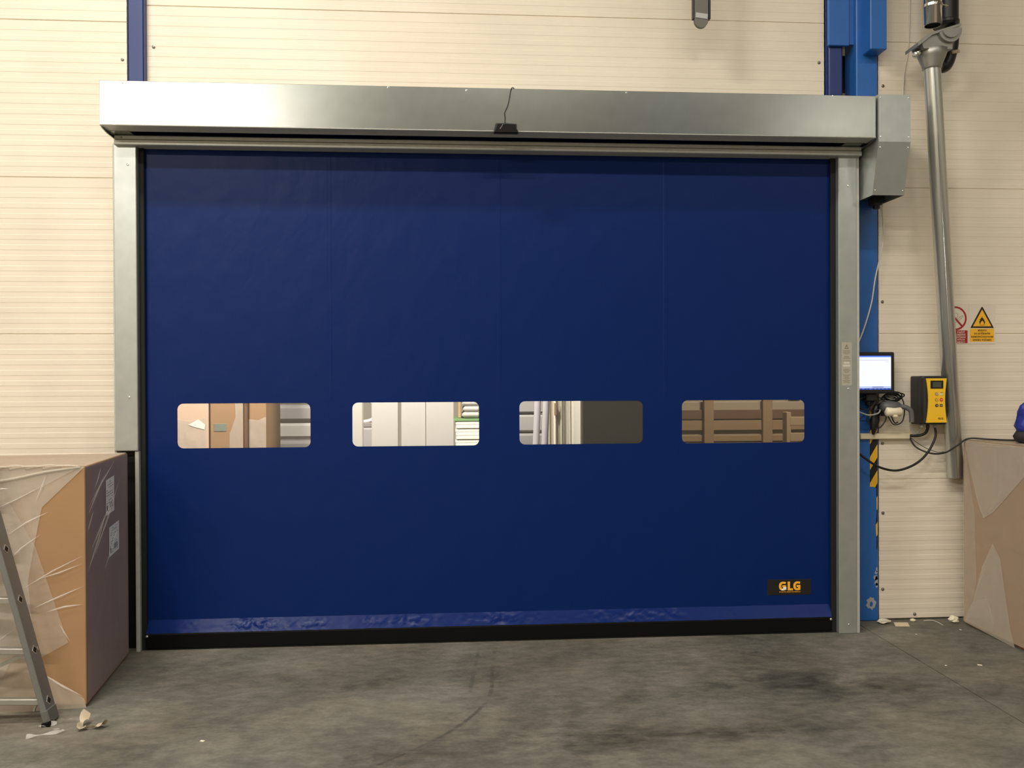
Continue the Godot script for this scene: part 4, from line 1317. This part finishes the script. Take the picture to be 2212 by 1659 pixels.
# ------------------------------------------------------------------ ladder
func ladder() -> void:
	var o := thing("aluminium_ladder", "aluminium ladder with splayed base standing before the left carton", "ladder", Vector3(-2.80, 0, 1.026))
	var s: SurfaceTool
	var lean := Vector3(0, 1, -0.055).normalized()
	# right and left stile: outer faces at these points (foot, top)
	for q in [1, -1]:
		var f := Vector3(0.632 * q, 0.0, 0); var tp := Vector3(0.632 * q - 0.268 * 1.95 * q, 1.95, -0.02)
		var y := (tp - f).normalized()
		var x := Vector3.BACK.cross(y) * -1.0
		x = y.cross(Vector3.BACK).normalized()
		var t := Transform3D(Basis(x, y, x.cross(y)), f)
		var ln := f.distance_to(tp)
		s = mb()
		box(s, Vector3(-0.014, 0.05, -0.046), Vector3(0.014, ln, 0.046), 0.003, t)
		var st := obj("stile", s, M.aluminium_worn, o)
		s = mb()
		box(s, Vector3(-0.018, 0.004, -0.048), Vector3(0.018, 0.075, 0.048), 0.006, t)
		obj("foot", s, M.grey_plastic if M.has("grey_plastic") else mat("grey_plastic", Color(0.36, 0.36, 0.34), 0.6), st)
		s = mb()
		box(s, Vector3(-0.02, 0.0, 0.02), Vector3(0.02, 0.02, 0.062), 0.004, t)
		obj("rubber_pad", s, M.black_rubber, st)
		for k in 7:
			var yy := 0.106 + 0.246 * k
			var r := t * Vector3(0.0145 * q, yy, 0.0)
			s = mb()
			box(s, Vector3(-0.0015, -0.016, -0.016), Vector3(0.0015, 0.016, 0.016), 0.001, Transform3D(t.basis * Basis(Vector3.RIGHT, PI / 4), r))
			obj("rung_end", s, M.bright_screw, st)
			s = mb()
			box(s, Vector3(-0.001, -0.0115, -0.0115), Vector3(0.001, 0.0115, 0.0115), 0.0, Transform3D(t.basis * Basis(Vector3.RIGHT, PI / 4), t * Vector3(0.0160 * q, yy, 0.0)))
			obj("hollow", s, M.black_seal, st)
	for k in 7:
		var yy := 0.102 + 0.2376 * k
		var xr := 0.632 - 0.268 * yy - 0.012
		var dy := 0.035 if k < 4 else 0.0
		s = mb()
		var a := Vector3(xr, yy, -0.010 * yy); var b := Vector3(-xr, yy + dy, -0.010 * yy)
		var mid := (a + b) / 2
		box(s, Vector3(-a.distance_to(b) / 2, -0.014, -0.020), Vector3(a.distance_to(b) / 2, 0.014, 0.020), 0.003, Transform3D(Basis(Vector3.BACK, atan2(a.y - b.y, a.x - b.x)), mid))
		obj("rung", s, M.aluminium, o)
	s = mb()
	box(s, Vector3(-0.19, -0.009, -0.002), Vector3(0.19, 0.009, 0.002), 0.001, Transform3D(Basis(Vector3.BACK, 0.42), Vector3(0.385, 0.265, -0.03)))
	obj("brace", s, M.aluminium, o)
	s = mb()
	tube(s, [Vector3(0.575, 0.10, 0.0), Vector3(0.558, 0.075, 0.0), Vector3(0.552, 0.055, 0.0)], 0.006, 8)
	obj("hook", s, M.aluminium, o)

# ------------------------------------------------------------------ litter
func ribbon(pts: Array, w: float, tilt: float) -> SurfaceTool:
	var s := mb()
	s.set_smooth_group(0)
	var p := smooth(pts, 6)
	var prev := []
	for i in p.size():
		var d: Vector3 = (p[mini(i + 1, p.size() - 1)] - p[maxi(i - 1, 0)]).normalized()
		var n := d.cross(Vector3.UP).normalized()
		var e := (n * cos(tilt + sin(i * 0.9) * 0.5) + Vector3.UP * sin(tilt + sin(i * 0.9) * 0.5)).normalized()
		var k := w * (0.65 + 0.35 * sin(i * 0.7))
		var a: Vector3 = p[i] - e * k; var b: Vector3 = p[i] + e * k
		a.y = maxf(a.y, 0.001); b.y = maxf(b.y, 0.001)
		if prev:
			quad(s, prev[0], prev[1], b, a)
		prev = [a, b]
	return s

func litter() -> void:
	var s := ribbon([Vector3(-2.14, 0.01, 1.05), Vector3(-2.07, 0.018, 1.035), Vector3(-2.0, 0.016, 1.07)], 0.022, 0.6)
	tag(obj("film_scrap", s, M.film_crease), "crumpled strip of clear film by the ladder foot", "scrap")
	s = ribbon([Vector3(-2.13, 0.012, 1.06), Vector3(-2.19, 0.012, 1.10), Vector3(-2.10, 0.012, 1.135), Vector3(-2.06, 0.012, 1.15), Vector3(-2.12, 0.012, 1.19), Vector3(-2.2, 0.008, 1.205)], 0.012, 0.5)
	tag(obj("film_scrap", s, M.film_crease), "twisted thin film ribbon curling in front of the ladder foot", "scrap")
	s = ribbon([Vector3(-1.995, 0.055, 1.05), Vector3(-2.0, 0.03, 1.10), Vector3(-1.985, 0.014, 1.13), Vector3(-1.93, 0.014, 1.12), Vector3(-1.885, 0.028, 1.10)], 0.026, 0.5)
	tag(obj("paper_scrap", s, M.paper_cream), "bent cream paper scrap lying right of the clear film strip", "scrap")
	# white foam crumbs along the wall foot on the right
	var lump := func(called: String, at: Vector3, sc: Vector3, sd: int, m: Material, label: String) -> void:
		var n := FastNoiseLite.new(); n.seed = sd; n.frequency = 0.9
		var t := mb()
		t.set_smooth_group(-1)
		var rows := []
		for i in 7:
			var row := []
			for k in 10:
				var la := PI * i / 6; var lo := TAU * k / 10
				var v := Vector3(sin(la) * cos(lo), cos(la), -sin(la) * sin(lo))
				row.append(v * (1.0 + 0.45 * n.get_noise_3dv(v * 1.6)) * sc)
			rows.append(row)
		for i in 6:
			for k in 10:
				quad(t, rows[i + 1][k], rows[i + 1][(k + 1) % 10], rows[i][(k + 1) % 10], rows[i][k])
		var o := obj(called, t, m)
		o.position = at
		tag(o, label, "scrap")
	lump.call("foam_scrap", Vector3(2.52, 0.016, -0.20), Vector3(0.045, 0.014, 0.03), 3, M.foam_white, "flat white foam lump at the foot of the blue column")
	lump.call("foam_scrap", Vector3(2.985, 0.020, -0.185), Vector3(0.034, 0.022, 0.028), 5, M.foam_white, "white foam lump at the wall corner by the right carton")
	lump.call("foam_scrap", Vector3(2.735, 0.008, -0.235), Vector3(0.018, 0.009, 0.015), 8, M.foam_white, "tiny white foam crumb midway along the right wall foot")
	s = mb()
	box(s, Vector3(-0.045, 0.0, -0.018), Vector3(0.045, 0.004, 0.018), 0.001, Transform3D(Basis(Vector3.UP, -0.12) * Basis(Vector3.RIGHT, 0.5), Vector3(2.606, 0.008, -0.135)))
	tag(obj("card_scrap", s, M.paper_cream), "small cream card lying on the floor before the right wall", "scrap")
	s = mb()
	tube(s, [Vector3(2.79, 0.012, -0.20), Vector3(2.84, 0.02, -0.17), Vector3(2.87, 0.006, -0.11)], 0.002, 6)
	tag(obj("wire_scrap", s, M.white_cable), "thin white curved wire offcut on the floor by the right wall", "scrap")
	rng.seed = 9
	for q in [[2.64, 0.63, 0.012, "right of the floor joint, the largest one"], [2.9, 0.95, 0.008, "near the foot of the right carton"], [-1.40, 1.30, 0.010, "alone in the left foreground"], [2.60, 0.05, 0.006, "just in front of the small cream card"], [2.93, -0.02, 0.007, "in front of the foam lump by the right carton"], [2.45, 0.62, 0.006, "right beside the floor joint"]]:
		s = mb()
		box(s, Vector3(-q[2], 0, -q[2] * 0.6), Vector3(q[2], 0.003, q[2] * 0.6), 0.001, Transform3D(Basis(Vector3.UP, rng.randf() * 3.0), Vector3(q[0], 0.0, q[1])))
		tag(obj("paper_fleck", s, M.foam_white), "tiny white fleck on the concrete " + q[3], "scrap", "white flecks on the floor")

# ------------------------------------------------------------------ the hall behind the door
func back_hall() -> void:
	var s: SurfaceTool
	for b in [["wall_far", "pale far wall of the hall behind the roll door", Vector3(-9.2, 0, -9.2), Vector3(9.2, 7.2, -9.0)], ["wall_back_west", "pale left wall of the hall behind the roll door", Vector3(-9.2, 0, -9.0), Vector3(-9.0, 7.2, -0.44)], ["wall_back_east", "pale right wall of the hall behind the roll door", Vector3(9.0, 0, -9.0), Vector3(9.2, 7.2, -0.44)]]:
		s = mb()
		box(s, b[2], b[3])
		tag(obj(b[0], s, M.wall_plain), b[1], "wall", "", "structure")
	# first window: wrapped cartons, a brown post, slabs
	var c := thing("wrapped_box", "film-wrapped pinkish box seen at the left of the first door window", "box", Vector3(-2.45, 0, -2.0))
	s = mb()
	box(s, Vector3(-0.42, 0, -0.8), Vector3(0.18, 2.0, 0), 0.006)
	obj("body", s, mat("box_pink", Color(0.82, 0.70, 0.60), 0.6), c)
	sheet("film_patch", [[0.02, 1.24], [0.10, 1.285], [0.155, 1.24], [0.15, 1.20], [0.06, 1.225]], 0.004, M.drape_white, c, Transform3D())
	sheet("film_layer", [[-0.4, 0.0], [0.175, 0.0], [0.16, 1.30], [0.02, 1.27], [-0.4, 1.35]], 0.002, M.film_milky, c, Transform3D())
	c = thing("tan_carton", "tan carton with a grey label in the first door window", "carton", Vector3(-2.15, 0, -2.0))
	s = mb()
	box(s, Vector3(-0.105, 0, -0.7), Vector3(0.16, 2.0, 0), 0.004)
	obj("body", s, M.cardboard, c)
	s = mb()
	box(s, Vector3(-0.075, 1.185, 0), Vector3(0.025, 1.248, 0.003), 0.001)
	obj("label", s, mat("label_grey", Color(0.48, 0.50, 0.45), 0.5), c)
	sheet("film_layer", [[0.06, 0.0], [0.158, 0.0], [0.158, 1.9], [0.08, 1.9], [0.10, 1.3], [0.05, 1.16]], 0.003, M.film_milky, c, Transform3D())
	s = mb()
	box(s, Vector3(-1.984, 0, -2.06), Vector3(-1.960, 2.6, -2.0), 0.003)
	tag(obj("brown_post", s, M.post_brown), "narrow brown upright post dividing the first door window", "post")
	c = thing("tan_carton", "tan film-wrapped carton right of the brown post in the first door window", "carton", Vector3(-1.88, 0, -2.05))
	s = mb()
	box(s, Vector3(-0.075, 0, -0.6), Vector3(0.065, 2.0, 0), 0.004)
	obj("body", s, M.cardboard, c)
	sheet("film_layer", [[-0.075, 0.0], [0.064, 0.0], [0.064, 1.30], [0.0, 1.27], [-0.075, 1.28]], 0.004, M.film_milky, c, Transform3D())
	var y := 0.0
	var k := 0
	var levels := ["lowest", "second", "third", "fourth", "fifth", "sixth", "seventh", "top"]
	while y < 1.36:
		var hh := 0.17
		s = mb()
		var inset := 0.015 * ((k * 7) % 3)
		box(s, Vector3(-2.10 + inset, y + 0.012, -3.9), Vector3(-1.45, y + hh, -3.2 + 0.02 * (k % 2)), 0.03)
		var sl := obj("wool_slab", s, M.slab_grey if k % 2 else M.slab_white)
		tag(sl, "%s grey insulation slab of the stack in the first door window" % levels[mini(k, 7)], "slab", "insulation slabs")
		s = mb()
		box(s, Vector3(-2.09 + inset, y, -3.88), Vector3(-1.47, y + 0.014, -3.22), 0.0)
		obj("gap_batten", s, M.batten_grey, sl)
		y += hh
		k += 1
	s = mb()
	rng.seed = 5
	tube(s, [Vector3(-2.0, 1.41, -3.3), Vector3(-1.85, 1.44, -3.3), Vector3(-1.7, 1.43, -3.3), Vector3(-1.55, 1.42, -3.35)], 0.05, 10)
	tag(obj("white_bundle", s, M.drape_white), "white film bundle on top of the grey slab stack", "bundle")
	# second window: pale panels with gaps between
	k = 0
	for p in [[-1.30, -0.999, "leftmost"], [-0.925, -0.713, "second from left"], [-0.687, -0.492, "third from left"], [-0.486, -0.262, "rightmost"]]:
		s = mb()
		box(s, Vector3(p[0], 0, -1.9), Vector3(p[1], 2.3, -1.80 + 0.01 * (k % 2)), 0.004)
		tag(obj("pale_sheet", s, M.panel_pale), "%s of the pale upright sheets in the second door window" % p[2], "sheet", "pale sheets behind the door")
		k += 1
	c = thing("grey_machine", "grey machine glimpsed in the gap between pale sheets, second door window", "machine", Vector3(-1.1, 0, -3.5))
	s = mb()
	box(s, Vector3(-0.12, 0.0, -0.4), Vector3(0.12, 1.12, 0), 0.02)
	obj("body", s, M.slab_grey, c)
	s = mb()
	box(s, Vector3(-0.11, 1.12, -0.3), Vector3(0.11, 1.17, -0.02), 0.01)
	obj("lid", s, M.batten_grey, c)
	s = mb()
	tube(s, [Vector3(-0.1, 1.17, -0.1), Vector3(0.02, 1.2, -0.1), Vector3(0.06, 1.3, -0.1), Vector3(-0.02, 1.42, -0.1)], 0.02, 10)
	obj("hose", s, M.roll_film, c)
	var ordinal := ["lowest", "second", "third", "fourth", "fifth", "sixth", "seventh", "eighth", "ninth", "tenth", "eleventh", "twelfth", "thirteenth", "fourteenth", "topmost"]
	for i in 15:
		var thick := 0.105 if i < 8 else 0.041
		var yy := 0.115 * i if i < 8 else 0.92 + 0.037 * (i - 8)
		s = mb()
		box(s, Vector3(-0.24 + 0.004 * ((i * 5) % 3), yy, -4.2), Vector3(0.30, yy + thick - 0.005, -3.5 + 0.008 * ((i * 2) % 3)), 0.006)
		tag(obj("white_board", s, M.board_white), "%s white board of the lower pile in the second door window" % ordinal[i], "board", "white boards in the pile")
	s = mb()
	box(s, Vector3(-0.26, 1.18, -4.2), Vector3(0.30, 1.205, -3.48), 0.003)
	tag(obj("green_pallet", s, M.strap_green), "green board between the two white piles, second door window", "board")
	for i in 4:
		s = mb()
		box(s, Vector3(-0.17 + 0.01 * (i % 2), 1.215 + 0.06 * i, -4.1), Vector3(0.012, 1.215 + 0.06 * i + 0.054, -3.5), 0.02)
		tag(obj("white_bolster", s, M.slab_white), "%s white rounded slab above the green board" % ["lowest", "second", "third", "topmost"][i], "slab", "white slabs on the green board")
	s = mb()
	box(s, Vector3(-0.21, 1.205, -3.9), Vector3(-0.18, 1.5, -3.6), 0.006)
	tag(obj("tan_upright", s, M.crate_wood_pale), "tan upright board left of the white rounded slabs", "board")
	# third window: slabs, film rolls, white drape, pale post, dark partition
	for i in 8:
		s = mb()
		box(s, Vector3(0.20, 0.012 + 0.18 * i, -3.7), Vector3(0.62, 0.18 * (i + 1), -3.0 + 0.012 * (i % 2)), 0.02)
		tag(obj("wool_slab", s, M.slab_grey), "%s grey slab of the stack at the left of the third door window" % ["lowest", "second", "third", "fourth", "fifth", "sixth", "seventh", "topmost"][i], "slab", "insulation slabs")
	for q in [[0.385, 0.452, "left", -1.86], [0.450, 0.515, "right", -1.79]]:
		s = mb()
		rod(s, Vector3(q[0] - 0.015, 0.0, q[3]), Vector3(q[1] + 0.015, 2.2, q[3] - 0.04), 0.028, 20)
		tag(obj("film_roll", s, M.roll_film), "%s one of two leaning grey film rolls in the third door window" % q[2], "roll", "leaning film rolls")
	c = thing("film_drape", "bright white folded film hanging in the third door window", "drape", Vector3(0.62, 0, -2.05))
	s = mb()
	s.set_smooth_group(0)
	var prev := []
	for i in 41:
		var x := -0.10 + 0.21 * i / 40.0
		var z := 0.018 * sin(i * 0.55) + 0.012 * sin(i * 1.3 + 1.0)
		var col := [Vector3(x * 1.04, 0.0, z * 1.3), Vector3(x, 1.2, z), Vector3(x * 0.9, 2.3, z * 0.6)]
		if prev:
			for j in 2:
				quad(s, prev[j], col[j], col[j + 1], prev[j + 1])
		prev = col
	obj("sheet", s, M.drape_white, c)
	s = mb()
	box(s, Vector3(-0.035, 1.295, 0.03), Vector3(-0.012, 1.40, 0.04), 0.002)
	obj("tan_tag", s, M.crate_wood_pale, c)
	s = mb()
	box(s, Vector3(0.735, 0, -2.1), Vector3(0.819, 2.5, -2.0), 0.012)
	tag(obj("pale_post", s, M.drape_white), "pale square post beside the dark partition, third door window", "post")
	s = mb()
	box(s, Vector3(0.700, 0, -1.26), Vector3(1.40, 3.2, -1.2), 0.004)
	box(s, Vector3(1.34, 0, -6.0), Vector3(1.40, 5.6, -1.2), 0.004)
	tag(obj("wall_partition", s, M.partition_grey), "dark grey partition filling the right of the third door window", "wall", "", "structure")
	# fourth window: wooden crates in the dim bay
	c = thing("wooden_crate", "large dim wooden crate with boards and posts in the fourth door window", "crate", Vector3(2.4, 0, -2.5))
	s = mb()
	box(s, Vector3(-0.95, 0.05, -0.62), Vector3(0.75, 1.385, -0.05), 0.004)
	obj("body", s, M.crate_ply, c)
	for b in [[1.27, 0.085], [1.17, 0.09], [1.05, 0.055], [0.96, 0.10], [0.80, 0.11], [0.62, 0.11], [0.44, 0.11], [0.26, 0.11], [0.10, 0.10]]:
		s = mb()
		box(s, Vector3(-0.96, b[0] - b[1] / 2, -0.05), Vector3(0.76, b[0] + b[1] / 2, -0.02), 0.003)
		obj("board", s, M.crate_wood if b[0] != 1.27 else M.post_brown, c)
	for x in [-0.335, 0.215]:
		s = mb()
		box(s, Vector3(x - 0.045, 0.0, -0.03), Vector3(x + 0.045, 1.5, 0.02), 0.004)
		obj("upright", s, M.crate_wood, c)
	c = thing("slatted_pallet", "pale slatted wooden pallet upright at the right of the fourth door window", "pallet", Vector3(2.80, 0, -2.2))
	for x in [-0.10, 0.35]:
		s = mb()
		box(s, Vector3(x - 0.02, 0, -0.1), Vector3(x + 0.02, 1.30, 0.0), 0.003)
		obj("bearer", s, M.crate_wood_pale, c)
	for i in 9:
		s = mb()
		box(s, Vector3(-0.09, 0.04 + 0.143 * i, -0.03), Vector3(0.4, 0.04 + 0.143 * i + 0.075, 0.006), 0.003)
		obj("slat", s, M.crate_wood_pale, c)
	s = mb()
	lathe(s, [[0.0, 0.0], [0.05, 0.0], [0.055, 0.03], [0.075, 0.04], [0.075, 0.05], [0.0, 0.055]], Transform3D(Basis(), Vector3(2.93, 1.39, -2.65)), 20)
	tag(obj("black_pot", s, M.black_plastic), "small black round pot on the crate in the fourth door window", "pot")
